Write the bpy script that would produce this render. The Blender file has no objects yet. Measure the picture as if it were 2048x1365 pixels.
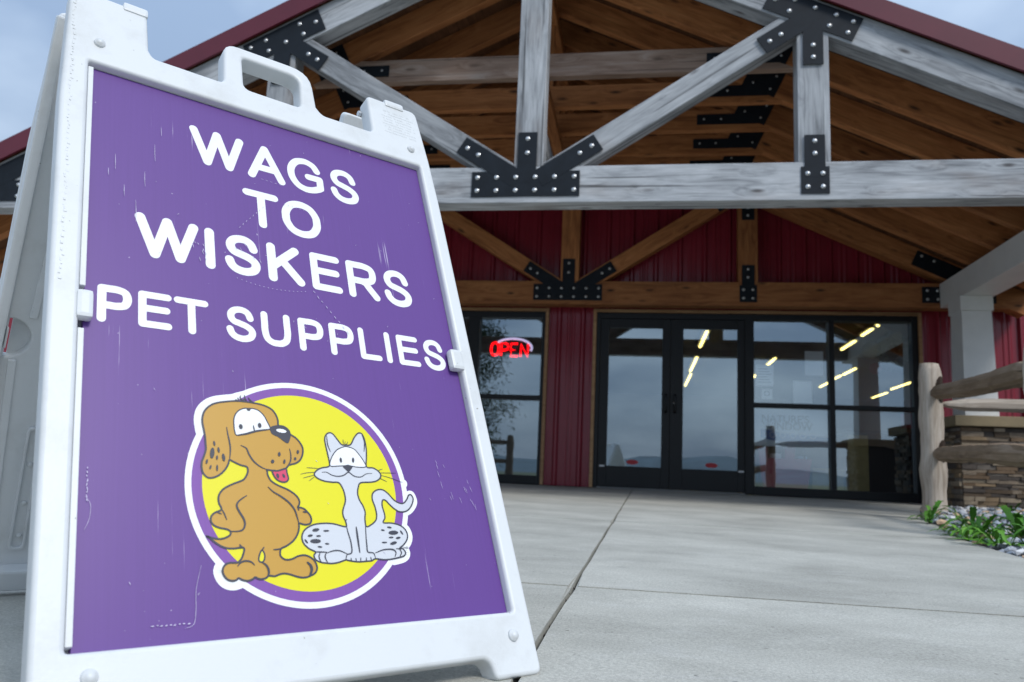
import bpy, bmesh, math, random, json
from mathutils import Vector, Matrix
random.seed(7)
C = bpy.context.scene
COL = C.collection
PI = math.pi

# ------------------------------------------------------------------ camera
cam_d = bpy.data.cameras.new('camera'); cam = bpy.data.objects.new('camera', cam_d); COL.objects.link(cam)
YAW, PITCH, ROLL = -.1639, .1614, .045
fw = Vector((math.sin(YAW)*math.cos(PITCH), math.cos(YAW)*math.cos(PITCH), math.sin(PITCH)))
rt = Vector((math.cos(YAW), -math.sin(YAW), 0)); upv = rt.cross(fw)
cr, sr = math.cos(ROLL), math.sin(ROLL)
r2 = rt*cr + upv*sr; u2 = upv*cr - rt*sr
cam.matrix_world = Matrix(((r2.x, u2.x, -fw.x, 0), (r2.y, u2.y, -fw.y, 0), (r2.z, u2.z, -fw.z, .155), (0, 0, 0, 1)))
cam_d.sensor_width = 36; cam_d.lens = 36*1600/2048
cam_d.clip_start = .02; cam_d.clip_end = 20000
cam_d.dof.use_dof = True; cam_d.dof.focus_distance = 1.5; cam_d.dof.aperture_fstop = 6.3
C.camera = cam

# ------------------------------------------------------------------ world, sun, exposure
SUN_EL, SUN_AZ = math.radians(46), math.radians(132)      # azimuth clockwise from +Y: behind the camera, right
world = bpy.data.worlds.new('World'); C.world = world; world.use_nodes = True
wn, wl = world.node_tree.nodes, world.node_tree.links
wn.clear()
wo = wn.new('ShaderNodeOutputWorld'); bg = wn.new('ShaderNodeBackground'); bg.inputs[1].default_value = .1
sky = wn.new('ShaderNodeTexSky'); sky.sky_type = 'NISHITA'; sky.sun_disc = False
sky.sun_elevation = SUN_EL; sky.sun_rotation = SUN_AZ; sky.air_density = 1.2; sky.dust_density = 1.5
tc = wn.new('ShaderNodeTexCoord'); sep = wn.new('ShaderNodeSeparateXYZ')
wl.new(tc.outputs['Generated'], sep.inputs[0])
addz = wn.new('ShaderNodeMath'); addz.operation = 'ADD'; addz.inputs[1].default_value = .28
mxz = wn.new('ShaderNodeMath'); mxz.operation = 'MAXIMUM'; mxz.inputs[1].default_value = .0
wl.new(sep.outputs[2], mxz.inputs[0]); wl.new(mxz.outputs[0], addz.inputs[0])
cmb = wn.new('ShaderNodeCombineXYZ')
for i in (0, 1):
    dv = wn.new('ShaderNodeMath'); dv.operation = 'DIVIDE'
    wl.new(sep.outputs[i], dv.inputs[0]); wl.new(addz.outputs[0], dv.inputs[1]); wl.new(dv.outputs[0], cmb.inputs[i])
n1 = wn.new('ShaderNodeTexNoise'); n1.inputs['Scale'].default_value = 1.5; n1.inputs['Detail'].default_value = 5; n1.inputs['Roughness'].default_value = .5
wl.new(cmb.outputs[0], n1.inputs['Vector'])
cr1 = wn.new('ShaderNodeValToRGB'); e = cr1.color_ramp.elements
e[0].position = .38; e[0].color = (.24, .33, .48, 1); e[1].position = .66; e[1].color = (.54, .65, .79, 1)
wl.new(n1.outputs[0], cr1.inputs[0])
cie = wn.new('ShaderNodeMath'); cie.operation = 'MULTIPLY_ADD'; cie.inputs[1].default_value = 9.5; cie.inputs[2].default_value = 6.8; wl.new(mxz.outputs[0], cie.inputs[0])     # overcast: brighter overhead
mul = wn.new('ShaderNodeVectorMath'); mul.operation = 'SCALE'; wl.new(cie.outputs[0], mul.inputs['Scale'])
wl.new(cr1.outputs[0], mul.inputs[0])
mix = wn.new('ShaderNodeMix'); mix.data_type = 'RGBA'; mix.inputs[0].default_value = .90
wl.new(sky.outputs[0], mix.inputs[6]); wl.new(mul.outputs[0], mix.inputs[7])
wl.new(mix.outputs[2], bg.inputs[0]); wl.new(bg.outputs[0], wo.inputs[0])
sl = bpy.data.lights.new('sun', 'SUN'); sl.energy = 1.5; sl.angle = math.radians(14); sl.color = (1, .97, .92)
sun = bpy.data.objects.new('sun', sl); COL.objects.link(sun)
sd = Vector((math.sin(SUN_AZ)*math.cos(SUN_EL), math.cos(SUN_AZ)*math.cos(SUN_EL), math.sin(SUN_EL)))
sun.rotation_euler = sd.to_track_quat('Z', 'Y').to_euler()
C.view_settings.view_transform = 'Standard'; C.view_settings.look = 'None'
C.view_settings.exposure = .48; C.view_settings.gamma = 1; C.view_settings.use_curve_mapping = False
C.render.engine = 'CYCLES'
C.cycles.max_bounces = 10; C.cycles.transparent_max_bounces = 16; C.cycles.diffuse_bounces = 5
try: C.cycles.use_denoising = True
except Exception: pass

# ------------------------------------------------------------------ helpers
WM = {}
def link(o, parent=None, mw=None):
    mw = mw or Matrix.Identity(4)
    COL.objects.link(o)
    if parent is not None:
        o.parent = parent; o.matrix_parent_inverse = WM[parent.name].inverted()
    o.matrix_basis = mw; WM[o.name] = mw.copy()
    return o
def thing(name, label, cat, loc=(0, 0, 0), group=None, kind=None):
    o = bpy.data.objects.new(name, None); o.empty_display_size = .1
    link(o, None, Matrix.Translation(loc)); return tag(o, label, cat, group, kind)
def tag(o, label=None, cat=None, group=None, kind=None):
    if label: o['label'] = label
    if cat: o['category'] = cat
    if group: o['group'] = group
    if kind: o['kind'] = kind
    return o
def bm_obj(name, bm, mats, parent=None, mw=None, smooth=False):
    me = bpy.data.meshes.new(name); bm.to_mesh(me); bm.free()
    for m in (mats if isinstance(mats, (list, tuple)) else [mats]): me.materials.append(m)
    if smooth:
        for p in me.polygons: p.use_smooth = True
    return link(bpy.data.objects.new(name, me), parent, mw)
def me_obj(name, me, parent=None, mw=None):
    return link(bpy.data.objects.new(name, me), parent, mw)
def add_box(bm, a, b, mi=0, bev=0):
    vs = [bm.verts.new((x, y, z)) for x in (a[0], b[0]) for y in (a[1], b[1]) for z in (a[2], b[2])]
    fs = [bm.faces.new([vs[i] for i in q]) for q in ((0, 1, 3, 2), (4, 6, 7, 5), (0, 4, 5, 1), (2, 3, 7, 6), (0, 2, 6, 4), (1, 5, 7, 3))]
    for f in fs: f.material_index = mi
    if bev:
        es = list({e for f in fs for e in f.edges})
        r = bmesh.ops.bevel(bm, geom=es, offset=bev, segments=2, affect='EDGES', profile=.6)
        for f in r['faces']: f.material_index = mi
    return vs
def box(name, a, b, mats, parent=None, bev=.004, mw=None):
    bm = bmesh.new(); add_box(bm, a, b, 0, bev); return bm_obj(name, bm, mats, parent, mw)
def cbox(name, a, b, mat, parent=None, bev=.004, along='x'):
    """a box whose own origin is its centre and whose local x runs along its grain"""
    c = [(a[i]+b[i])/2 for i in range(3)]; h = [abs(b[i]-a[i])/2 for i in range(3)]
    if along == 'x': R = Matrix.Identity(3)
    elif along == 'y': R = Matrix(((0, -1, 0), (1, 0, 0), (0, 0, 1))); h = [h[1], h[0], h[2]]
    else: R = Matrix(((0, 0, 1), (0, 1, 0), (-1, 0, 0))).transposed(); R = Matrix(((0, 0, -1), (0, 1, 0), (1, 0, 0))); h = [h[2], h[1], h[0]]
    bm = bmesh.new(); add_box(bm, [-v for v in h], h, 0, bev)
    return bm_obj(name, bm, mat, parent, Matrix.Translation(c) @ R.to_4x4())
def add_prism(bm, pts, y0, y1, mi=0, fn=None):
    fn = fn or (lambda x, z, y: (x, y, z))
    A = [bm.verts.new(fn(x, z, y0)) for x, z in pts]; B = [bm.verts.new(fn(x, z, y1)) for x, z in pts]
    n = len(pts)
    fs = [bm.faces.new(A), bm.faces.new(B[::-1])]
    for i in range(n): fs.append(bm.faces.new((A[i], B[i], B[(i+1) % n], A[(i+1) % n])))
    for f in fs: f.material_index = mi
    return fs
def plane_timber(name, pts, y0, y1, axis, mat, parent, bev=.005):
    """prism of an XZ outline between y0 and y1, local x along axis"""
    ex = Vector((axis[0], 0, axis[1])).normalized(); ey = Vector((0, 1, 0)); ez = ex.cross(ey)
    cx = sum(p[0] for p in pts)/len(pts); cz = sum(p[1] for p in pts)/len(pts)
    M = Matrix.Translation((cx, (y0+y1)/2, cz)) @ Matrix((ex, ey, ez)).transposed().to_4x4()
    Mi = M.inverted(); bm = bmesh.new()
    add_prism(bm, pts, y0, y1, 0, lambda x, z, y: Mi @ Vector((x, y, z)))
    bmesh.ops.recalc_face_normals(bm, faces=bm.faces[:])
    if bev: bmesh.ops.bevel(bm, geom=bm.edges[:], offset=bev, segments=1, affect='EDGES')
    return bm_obj(name, bm, mat, parent, M)
def beam2(name, p0, p1, h, y0, y1, mat, parent, bev=.005):
    d = Vector((p1[0]-p0[0], p1[1]-p0[1])).normalized(); n = Vector((-d.y, d.x))*h/2
    return plane_timber(name, [(p0[0]-n.x, p0[1]-n.y), (p1[0]-n.x, p1[1]-n.y), (p1[0]+n.x, p1[1]+n.y), (p0[0]+n.x, p0[1]+n.y)], y0, y1, d, mat, parent, bev)
def catmull(pts, closed=True, k=5):
    n = len(pts); out = []
    for i in range(n if closed else n-1):
        g = (lambda j: pts[j % n]) if closed else (lambda j: pts[min(max(j, 0), n-1)])
        p0, p1, p2, p3 = g(i-1), g(i), g(i+1), g(i+2)
        for s in range(k):
            t = s/k
            out.append(tuple(.5*((2*b)+(-a+c)*t+(2*a-5*b+4*c-d)*t*t+(-a+3*b-3*c+d)*t**3) for a, b, c, d in zip(p0, p1, p2, p3)))
    if not closed: out.append(tuple(pts[-1]))
    return out
def add_poly(bm, pts, w, mi=0):
    f = bm.faces.new([bm.verts.new((x, y, w)) for x, y in pts]); f.normal_update()
    if f.normal.z < 0: f.normal_flip()
    f.material_index = mi
    r = bmesh.ops.triangulate(bm, faces=[f], ngon_method='EAR_CLIP')
    for g in r['faces']: g.material_index = mi
def add_stroke(bm, pts, width, w, mi=0, closed=False, taper=False):
    """flat ribbon with round ends along a polyline, at height w"""
    n = len(pts); L = []; Rr = []
    for i in range(n):
        a = Vector(pts[(i-1) % n] if closed or i else pts[0]); b = Vector(pts[(i+1) % n] if closed or i < n-1 else pts[-1])
        d = b-a
        if d.length < 1e-9: d = Vector((1, 0))
        d.normalize(); nn = Vector((-d.y, d.x)); s = width/2
        if taper: s *= (.25+.75*math.sin(PI*min(max(i/(n-1), .02), .98))**.6)
        p = Vector(pts[i]); L.append(p+nn*s); Rr.append(p-nn*s)
    lv = [bm.verts.new((p.x, p.y, w)) for p in L]; rv = [bm.verts.new((p.x, p.y, w)) for p in Rr]
    for i in range(n if closed else n-1):
        j = (i+1) % n
        f = bm.faces.new((rv[i], rv[j], lv[j], lv[i])); f.material_index = mi
    if not closed and not taper:
        for end, sg in ((0, -1), (n-1, 1)):
            q = pts[1] if end == 0 else pts[-2]
            d = Vector(pts[end])-Vector(q); d.normalize(); nn = Vector((-d.y, d.x)); p = Vector(pts[end]); s = width/2
            arc = [p+nn*s*math.cos(t)+d*s*math.sin(t) for t in [PI*i/10 for i in range(11)]]
            vs = [bm.verts.new((v.x, v.y, w)) for v in arc]
            f = bm.faces.new(vs); f.normal_update()
            if f.normal.z < 0: f.normal_flip()
            f.material_index = mi
def tube(name, pts, r, mat, parent=None, mw=None, n=8, bm=None, mi=0):
    own = bm is None
    if own: bm = bmesh.new()
    rings = []; ref = Vector((0, 0, 1))
    P = [Vector(p) for p in pts]
    for i, p in enumerate(P):
        d = (P[min(i+1, len(P)-1)]-P[max(i-1, 0)]).normalized()
        rf = ref if abs(d.dot(ref)) < .95 else Vector((0, 1, 0))
        a = d.cross(rf).normalized(); b = d.cross(a)
        rr = r[i] if isinstance(r, (list, tuple)) else r
        rings.append([bm.verts.new(p+a*rr*math.cos(2*PI*k/n)+b*rr*math.sin(2*PI*k/n)) for k in range(n)])
    for A, B in zip(rings, rings[1:]):
        for k in range(n):
            f = bm.faces.new((A[k], A[(k+1) % n], B[(k+1) % n], B[k])); f.smooth = True; f.material_index = mi
    for f in (bm.faces.new(rings[0][::-1]), bm.faces.new(rings[-1])): f.material_index = mi
    if own:
        bmesh.ops.recalc_face_normals(bm, faces=bm.faces[:]); return bm_obj(name, bm, mat, parent, mw)
def curve_solid(name, loops, half, bev, mats, parent, mw, res=3):
    """filled 2D outline with holes, thickness 2*half, softly rounded edges; plane z=0 centred"""
    cu = bpy.data.curves.new(name, 'CURVE'); cu.dimensions = '2D'; cu.fill_mode = 'BOTH'
    for lp in loops:
        s = cu.splines.new('POLY'); s.points.add(len(lp)-1); s.use_cyclic_u = True
        for p, q in zip(s.points, lp): p.co = (q[0], q[1], 0, 1)
    cu.extrude = half-bev; cu.bevel_depth = bev; cu.bevel_resolution = res; cu.offset = -bev
    t = bpy.data.objects.new(name+'_tmp', cu); COL.objects.link(t)
    dg = bpy.context.evaluated_depsgraph_get(); me = bpy.data.meshes.new_from_object(t.evaluated_get(dg))
    bpy.data.objects.remove(t); bpy.data.curves.remove(cu)
    me.name = name; me.materials.clear()
    for m in (mats if isinstance(mats, list) else [mats]): me.materials.append(m)
    for p in me.polygons: p.use_smooth = True
    me.set_sharp_from_angle(angle=math.radians(40))
    return me_obj(name, me, parent, mw)
def arc(cx, cy, r, a0, a1, n=6):
    return [(cx+r*math.cos(math.radians(a0+(a1-a0)*i/n)), cy+r*math.sin(math.radians(a0+(a1-a0)*i/n))) for i in range(n+1)]
def rounded(pts, r, n=4):
    """round each corner of a polygon; r is one radius or one per corner"""
    out = []; m = len(pts)
    for i in range(m):
        p = Vector(pts[i]); a = Vector(pts[i-1])-p; b = Vector(pts[(i+1) % m])-p
        rr = r[i] if isinstance(r, (list, tuple)) else r
        la, lb = a.length, b.length
        if rr <= 0: out.append(tuple(p)); continue
        k = min(rr, la*.48, lb*.48); a.normalize(); b.normalize()
        s, e_ = p+a*k, p+b*k
        for t in range(n+1):
            u = t/n; out.append(tuple((1-u)**2*s+2*u*(1-u)*p+u*u*e_))
    return out

# ------------------------------------------------------------------ materials
def new_mat(name):
    m = bpy.data.materials.new(name); m.use_nodes = True
    return m, m.node_tree.nodes, m.node_tree.links, m.node_tree.nodes['Principled BSDF']
def plain(name, col, rough=.5, metal=0, noise=0, nscale=20, bump=0, bscale=200, emit=None, es=1, spec=.5, coords='Object'):
    m, N, L, B = new_mat(name)
    B.inputs['Base Color'].default_value = (*col, 1); B.inputs['Roughness'].default_value = rough; B.inputs['Metallic'].default_value = metal
    B.inputs['Specular IOR Level'].default_value = spec
    t = N.new('ShaderNodeTexCoord')
    if noise:
        n = N.new('ShaderNodeTexNoise'); n.inputs['Scale'].default_value = nscale; n.inputs['Detail'].default_value = 6; n.inputs['Roughness'].default_value = .65
        L.new(t.outputs[coords], n.inputs['Vector'])
        r = N.new('ShaderNodeMapRange'); r.inputs['From Min'].default_value = .3; r.inputs['From Max'].default_value = .7
        r.inputs['To Min'].default_value = 1-noise; r.inputs['To Max'].default_value = 1+noise
        L.new(n.outputs[0], r.inputs[0])
        s = N.new('ShaderNodeVectorMath'); s.operation = 'SCALE'; s.inputs[0].default_value = col
        L.new(r.outputs[0], s.inputs['Scale']); L.new(s.outputs[0], B.inputs['Base Color'])
    if bump:
        n2 = N.new('ShaderNodeTexNoise'); n2.inputs['Scale'].default_value = bscale; n2.inputs['Detail'].default_value = 3
        L.new(t.outputs[coords], n2.inputs['Vector'])
        b = N.new('ShaderNodeBump'); b.inputs['Strength'].default_value = bump; b.inputs['Distance'].default_value = .002
        L.new(n2.outputs[0], b.inputs['Height']); L.new(b.outputs[0], B.inputs['Normal'])
    if emit:
        B.inputs['Emission Color'].default_value = (*emit, 1); B.inputs['Emission Strength'].default_value = es
    return m
def wood(name, stops, rough=.75, knots=.5, stretch=14, blot=.0, knot_col=(.03, .02, .015), checks=.45, warm=0):
    """stops: three colours dark, mid, light along a stretched grain"""
    m, N, L, B = new_mat(name); B.inputs['Roughness'].default_value = rough; B.inputs['Specular IOR Level'].default_value = .25
    t = N.new('ShaderNodeTexCoord'); oi = N.new('ShaderNodeObjectInfo')
    off = N.new('ShaderNodeMath'); off.operation = 'MULTIPLY'; off.inputs[1].default_value = 61
    L.new(oi.outputs['Random'], off.inputs[0])
    va = N.new('ShaderNodeVectorMath'); va.operation = 'ADD'; L.new(t.outputs['Object'], va.inputs[0]); L.new(off.outputs[0], va.inputs[1])
    # knots bend the grain
    kv = N.new('ShaderNodeMapping'); kv.inputs['Scale'].default_value = (1.6, 5.0, 5.0); L.new(va.outputs[0], kv.inputs[0])
    vo = N.new('ShaderNodeTexVoronoi'); vo.inputs['Scale'].default_value = 1.5; vo.inputs['Randomness'].default_value = 1; L.new(kv.outputs[0], vo.inputs['Vector'])
    kr = N.new('ShaderNodeMapRange'); kr.inputs['From Min'].default_value = .05; kr.inputs['From Max'].default_value = .17; kr.inputs['To Min'].default_value = 1; kr.inputs['To Max'].default_value = 0
    L.new(vo.outputs['Distance'], kr.inputs[0])
    kr2 = N.new('ShaderNodeMapRange'); kr2.inputs['From Min'].default_value = .05; kr2.inputs['From Max'].default_value = .5; kr2.inputs['To Min'].default_value = .55; kr2.inputs['To Max'].default_value = 0
    L.new(vo.outputs['Distance'], kr2.inputs[0])
    mp = N.new('ShaderNodeMapping'); mp.inputs['Scale'].default_value = (1.2, stretch, stretch); L.new(va.outputs[0], mp.inputs[0])
    n = N.new('ShaderNodeTexNoise'); n.inputs['Scale'].default_value = 1.6; n.inputs['Detail'].default_value = 7; n.inputs['Roughness'].default_value = .62; n.inputs['Distortion'].default_value = .7
    vb = N.new('ShaderNodeVectorMath'); vb.operation = 'ADD'; L.new(mp.outputs[0], vb.inputs[0]); L.new(kr2.outputs[0], vb.inputs[1])
    L.new(vb.outputs[0], n.inputs['Vector'])
    mp2 = N.new('ShaderNodeMapping'); mp2.inputs['Scale'].default_value = (1.1, 3.2, 3.2); L.new(va.outputs[0], mp2.inputs[0])
    nb = N.new('ShaderNodeTexNoise'); nb.inputs['Scale'].default_value = 1.3; nb.inputs['Detail'].default_value = 4; L.new(mp2.outputs[0], nb.inputs['Vector'])
    ad = N.new('ShaderNodeMath'); ad.operation = 'MULTIPLY_ADD'; ad.inputs[1].default_value = 1-.5*blot
    sb = N.new('ShaderNodeMath'); sb.operation = 'MULTIPLY'; sb.inputs[1].default_value = .5*blot
    L.new(nb.outputs[0], sb.inputs[0]); L.new(n.outputs[0], ad.inputs[0]); L.new(sb.outputs[0], ad.inputs[2])
    rp = N.new('ShaderNodeValToRGB'); el = rp.color_ramp.elements
    el[0].position = .30; el[0].color = (*stops[0], 1); el[1].position = .72; el[1].color = (*stops[2], 1)
    mid = el.new(.5); mid.color = (*stops[1], 1)
    L.new(ad.outputs[0], rp.inputs[0])
    mk = N.new('ShaderNodeMix'); mk.data_type = 'RGBA'; mk.inputs[7].default_value = (*knot_col, 1)
    ks = N.new('ShaderNodeMath'); ks.operation = 'MULTIPLY'; ks.inputs[1].default_value = knots; L.new(kr.outputs[0], ks.inputs[0])
    L.new(ks.outputs[0], mk.inputs[0]); L.new(rp.outputs[0], mk.inputs[6])
    # drying checks: thin dark lines along the grain, and fine fibre
    mc = N.new('ShaderNodeMapping'); mc.inputs['Scale'].default_value = (.55, 34, 34); L.new(va.outputs[0], mc.inputs[0])
    nc = N.new('ShaderNodeTexNoise'); nc.inputs['Scale'].default_value = 1.0; nc.inputs['Detail'].default_value = 2; nc.inputs['Distortion'].default_value = .3; L.new(mc.outputs[0], nc.inputs['Vector'])
    rc = N.new('ShaderNodeMapRange'); rc.inputs['From Min'].default_value = .64; rc.inputs['From Max'].default_value = .70; rc.inputs['To Min'].default_value = 1; rc.inputs['To Max'].default_value = 1-checks; L.new(nc.outputs[0], rc.inputs[0])
    mf = N.new('ShaderNodeMapping'); mf.inputs['Scale'].default_value = (5, 120, 120); L.new(va.outputs[0], mf.inputs[0])
    nf = N.new('ShaderNodeTexNoise'); nf.inputs['Scale'].default_value = 1.0; nf.inputs['Detail'].default_value = 4; L.new(mf.outputs[0], nf.inputs['Vector'])
    rf = N.new('ShaderNodeMapRange'); rf.inputs['From Min'].default_value = .3; rf.inputs['From Max'].default_value = .7; rf.inputs['To Min'].default_value = .87; rf.inputs['To Max'].default_value = 1.11; L.new(nf.outputs[0], rf.inputs[0])
    cf = N.new('ShaderNodeMath'); cf.operation = 'MULTIPLY'; L.new(rc.outputs[0], cf.inputs[0]); L.new(rf.outputs[0], cf.inputs[1])
    wp = N.new('ShaderNodeTexNoise'); wp.inputs['Scale'].default_value = 1.1; wp.inputs['Detail'].default_value = 5; L.new(mp2.outputs[0], wp.inputs['Vector'])
    wr = N.new('ShaderNodeMapRange'); wr.inputs['From Min'].default_value = .56; wr.inputs['From Max'].default_value = .72; wr.inputs['To Max'].default_value = warm; L.new(wp.outputs[0], wr.inputs[0])
    wm = N.new('ShaderNodeMix'); wm.data_type = 'RGBA'; wm.inputs[7].default_value = (.24, .165, .115, 1); L.new(wr.outputs[0], wm.inputs[0]); L.new(mk.outputs[2], wm.inputs[6]); mk = wm
    # every stick its own tone
    tn = N.new('ShaderNodeMapRange'); tn.inputs['To Min'].default_value = .82; tn.inputs['To Max'].default_value = 1.15; L.new(oi.outputs['Random'], tn.inputs[0])
    sc = N.new('ShaderNodeVectorMath'); sc.operation = 'SCALE'; L.new(mk.outputs[2], sc.inputs[0]); tm = N.new('ShaderNodeMath'); tm.operation = 'MULTIPLY'; L.new(tn.outputs[0], tm.inputs[0]); L.new(cf.outputs[0], tm.inputs[1]); L.new(tm.outputs[0], sc.inputs['Scale'])
    L.new(sc.outputs[0], B.inputs['Base Color'])
    b = N.new('ShaderNodeBump'); b.inputs['Strength'].default_value = .35; b.inputs['Distance'].default_value = .004
    L.new(n.outputs[0], b.inputs['Height']); L.new(b.outputs[0], B.inputs['Normal'])
    return m
GREY_WOOD = wood('weathered_grey_timber', [(.095, .10, .11), (.37, .385, .405), (.57, .585, .605)], .8, .85, 13, .9, (.06, .055, .055), .6, .3)
BROWN_WOOD = wood('stained_fir', [(.20, .070, .026), (.44, .175, .064), (.60, .27, .105)], .65, .85, 11, .5, checks=.3)
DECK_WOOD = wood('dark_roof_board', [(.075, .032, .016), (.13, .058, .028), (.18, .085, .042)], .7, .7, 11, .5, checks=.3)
SEMI_WOOD = wood('half_weathered_fir', [(.20, .12, .085), (.36, .25, .19), (.52, .42, .36)], .75, .5, 11, .7)
TRIM_WOOD = wood('cedar_trim', [(.30, .16, .075), (.42, .24, .12), (.52, .33, .18)], .6, .2, 14, .3)
RAIL_WOOD = wood('split_cedar', [(.11, .075, .048), (.21, .15, .10), (.32, .25, .19)], .85, .8, 16, .6)
POST_WOOD = wood('pale_cedar', [(.25, .20, .155), (.44, .375, .31), (.60, .545, .475)], .85, .6, 16, .5, (.12, .05, .03))
PLATE = plain('black_steel_plate', (.010, .014, .020), .62, .0, .25, 9, .15, 60, spec=.25)
BOLT = plain('galvanised_bolt', (.62, .63, .64), .35, .85, .1, 40)
RED_TRIM = plain('dark_red_metal', (.115, .012, .024), .35, .0, .1, 3)
WHITE_TRIM = plain('white_painted_trim', (.80, .81, .80), .5, 0, .04, 5)
BLACK_ALU = plain('black_window_frame', (.008, .009, .0105), .42, .0, .15, 8, spec=.35)
DARK = plain('dark_void', (.012, .012, .013), .9)
def siding_mat():
    m = plain('barn_red_siding', (.245, .022, .038), .22, .0, .08, 2.5, .03, 30); return m
SIDING = siding_mat()
def plastic_mat():
    m, N, L, B = new_mat('white_sign_plastic')
    B.inputs['Roughness'].default_value = .42
    t = N.new('ShaderNodeTexCoord')
    n = N.new('ShaderNodeTexNoise'); n.inputs['Scale'].default_value = 9; n.inputs['Detail'].default_value = 8; n.inputs['Roughness'].default_value = .7
    L.new(t.outputs['Object'], n.inputs['Vector'])
    r = N.new('ShaderNodeValToRGB'); r.color_ramp.elements[0].position = .25; r.color_ramp.elements[0].color = (.585, .595, .59, 1)
    r.color_ramp.elements[1].position = .5; r.color_ramp.elements[1].color = (.68, .70, .71, 1); L.new(n.outputs[0], r.inputs[0])
    # specks of dirt
    v = N.new('ShaderNodeTexNoise'); v.inputs['Scale'].default_value = 130; v.inputs['Detail'].default_value = 2; L.new(t.outputs['Object'], v.inputs['Vector'])
    vr = N.new('ShaderNodeMapRange'); vr.inputs['From Min'].default_value = .755; vr.inputs['From Max'].default_value = .80; L.new(v.outputs[0], vr.inputs[0])
    mx = N.new('ShaderNodeMix'); mx.data_type = 'RGBA'; mx.inputs[7].default_value = (.32, .31, .28, 1)
    L.new(vr.outputs[0], mx.inputs[0]); L.new(r.outputs[0], mx.inputs[6]); L.new(mx.outputs[2], B.inputs['Base Color'])
    b = N.new('ShaderNodeBump'); b.inputs['Strength'].default_value = .12; b.inputs['Distance'].default_value = .0015
    n3 = N.new('ShaderNodeTexNoise'); n3.inputs['Scale'].default_value = 220; n3.inputs['Detail'].default_value = 3; L.new(t.outputs['Object'], n3.inputs['Vector'])
    L.new(n3.outputs[0], b.inputs['Height']); L.new(b.outputs[0], B.inputs['Normal'])
    return m
PLASTIC = plastic_mat()
def print_mat(name, col, wear=1.0):
    """flat print on corrugated plastic: faint vertical flutes, small white scuffs"""
    m, N, L, B = new_mat(name); B.inputs['Roughness'].default_value = .42; B.inputs['Specular IOR Level'].default_value = .38
    t = N.new('ShaderNodeTexCoord')
    mp = N.new('ShaderNodeMapping'); mp.inputs['Scale'].default_value = (300, 4, 1); L.new(t.outputs['Object'], mp.inputs[0])
    n = N.new('ShaderNodeTexNoise'); n.inputs['Scale'].default_value = 1; n.inputs['Detail'].default_value = 3; L.new(mp.outputs[0], n.inputs['Vector'])
    big = N.new('ShaderNodeTexNoise'); big.inputs['Scale'].default_value = 7; big.inputs['Detail'].default_value = 3; L.new(t.outputs['Object'], big.inputs['Vector'])
    th = N.new('ShaderNodeMath'); th.operation = 'MULTIPLY_ADD'; th.inputs[1].default_value = .55; L.new(big.outputs[0], th.inputs[0]); L.new(n.outputs[0], th.inputs[2])
    r = N.new('ShaderNodeMapRange'); r.inputs['From Min'].default_value = 1.005; r.inputs['From Max'].default_value = 1.06; r.inputs['To Max'].default_value = .55*wear; L.new(th.outputs[0], r.inputs[0])
    sp = N.new('ShaderNodeTexNoise'); sp.inputs['Scale'].default_value = 160; sp.inputs['Detail'].default_value = 1; L.new(t.outputs['Object'], sp.inputs['Vector'])
    s2 = N.new('ShaderNodeMapRange'); s2.inputs['From Min'].default_value = .79; s2.inputs['From Max'].default_value = .82; s2.inputs['To Max'].default_value = .5*wear; L.new(sp.outputs[0], s2.inputs[0])
    mxx = N.new('ShaderNodeMath'); mxx.operation = 'MAXIMUM'; L.new(r.outputs[0], mxx.inputs[0]); L.new(s2.outputs[0], mxx.inputs[1])
    tone = N.new('ShaderNodeMapRange'); tone.inputs['From Min'].default_value = .3; tone.inputs['From Max'].default_value = .7; tone.inputs['To Min'].default_value = .97; tone.inputs['To Max'].default_value = 1.03; L.new(n.outputs[0], tone.inputs[0])
    sc = N.new('ShaderNodeVectorMath'); sc.operation = 'SCALE'; sc.inputs[0].default_value = col; L.new(tone.outputs[0], sc.inputs['Scale'])
    mx = N.new('ShaderNodeMix'); mx.data_type = 'RGBA'; mx.inputs[7].default_value = (.72, .68, .80, 1)
    L.new(mxx.outputs[0], mx.inputs[0]); L.new(sc.outputs[0], mx.inputs[6]); L.new(mx.outputs[2], B.inputs['Base Color'])
    b = N.new('ShaderNodeBump'); b.inputs['Strength'].default_value = .03; b.inputs['Distance'].default_value = .001; L.new(n.outputs[0], b.inputs['Height']); L.new(b.outputs[0], B.inputs['Normal'])
    return m
PURPLE = print_mat('purple_print', (.118, .047, .248))
RING_P = print_mat('violet_ring_print', (.20, .075, .34), .3)
WHITE_P = plain('white_print', (.82, .83, .85), .4, 0, .03, 30)
YELLOW_P = plain('yellow_print', (.74, .68, .0), .4)
TAN_P = plain('golden_brown_print', (.52, .285, .035), .4)
INK = plain('dark_grey_print', (.035, .037, .055), .4)
PINK_P = plain('pink_print', (.62, .045, .12), .4)
CATG_P = plain('pale_grey_print', (.60, .62, .66), .4)
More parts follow.
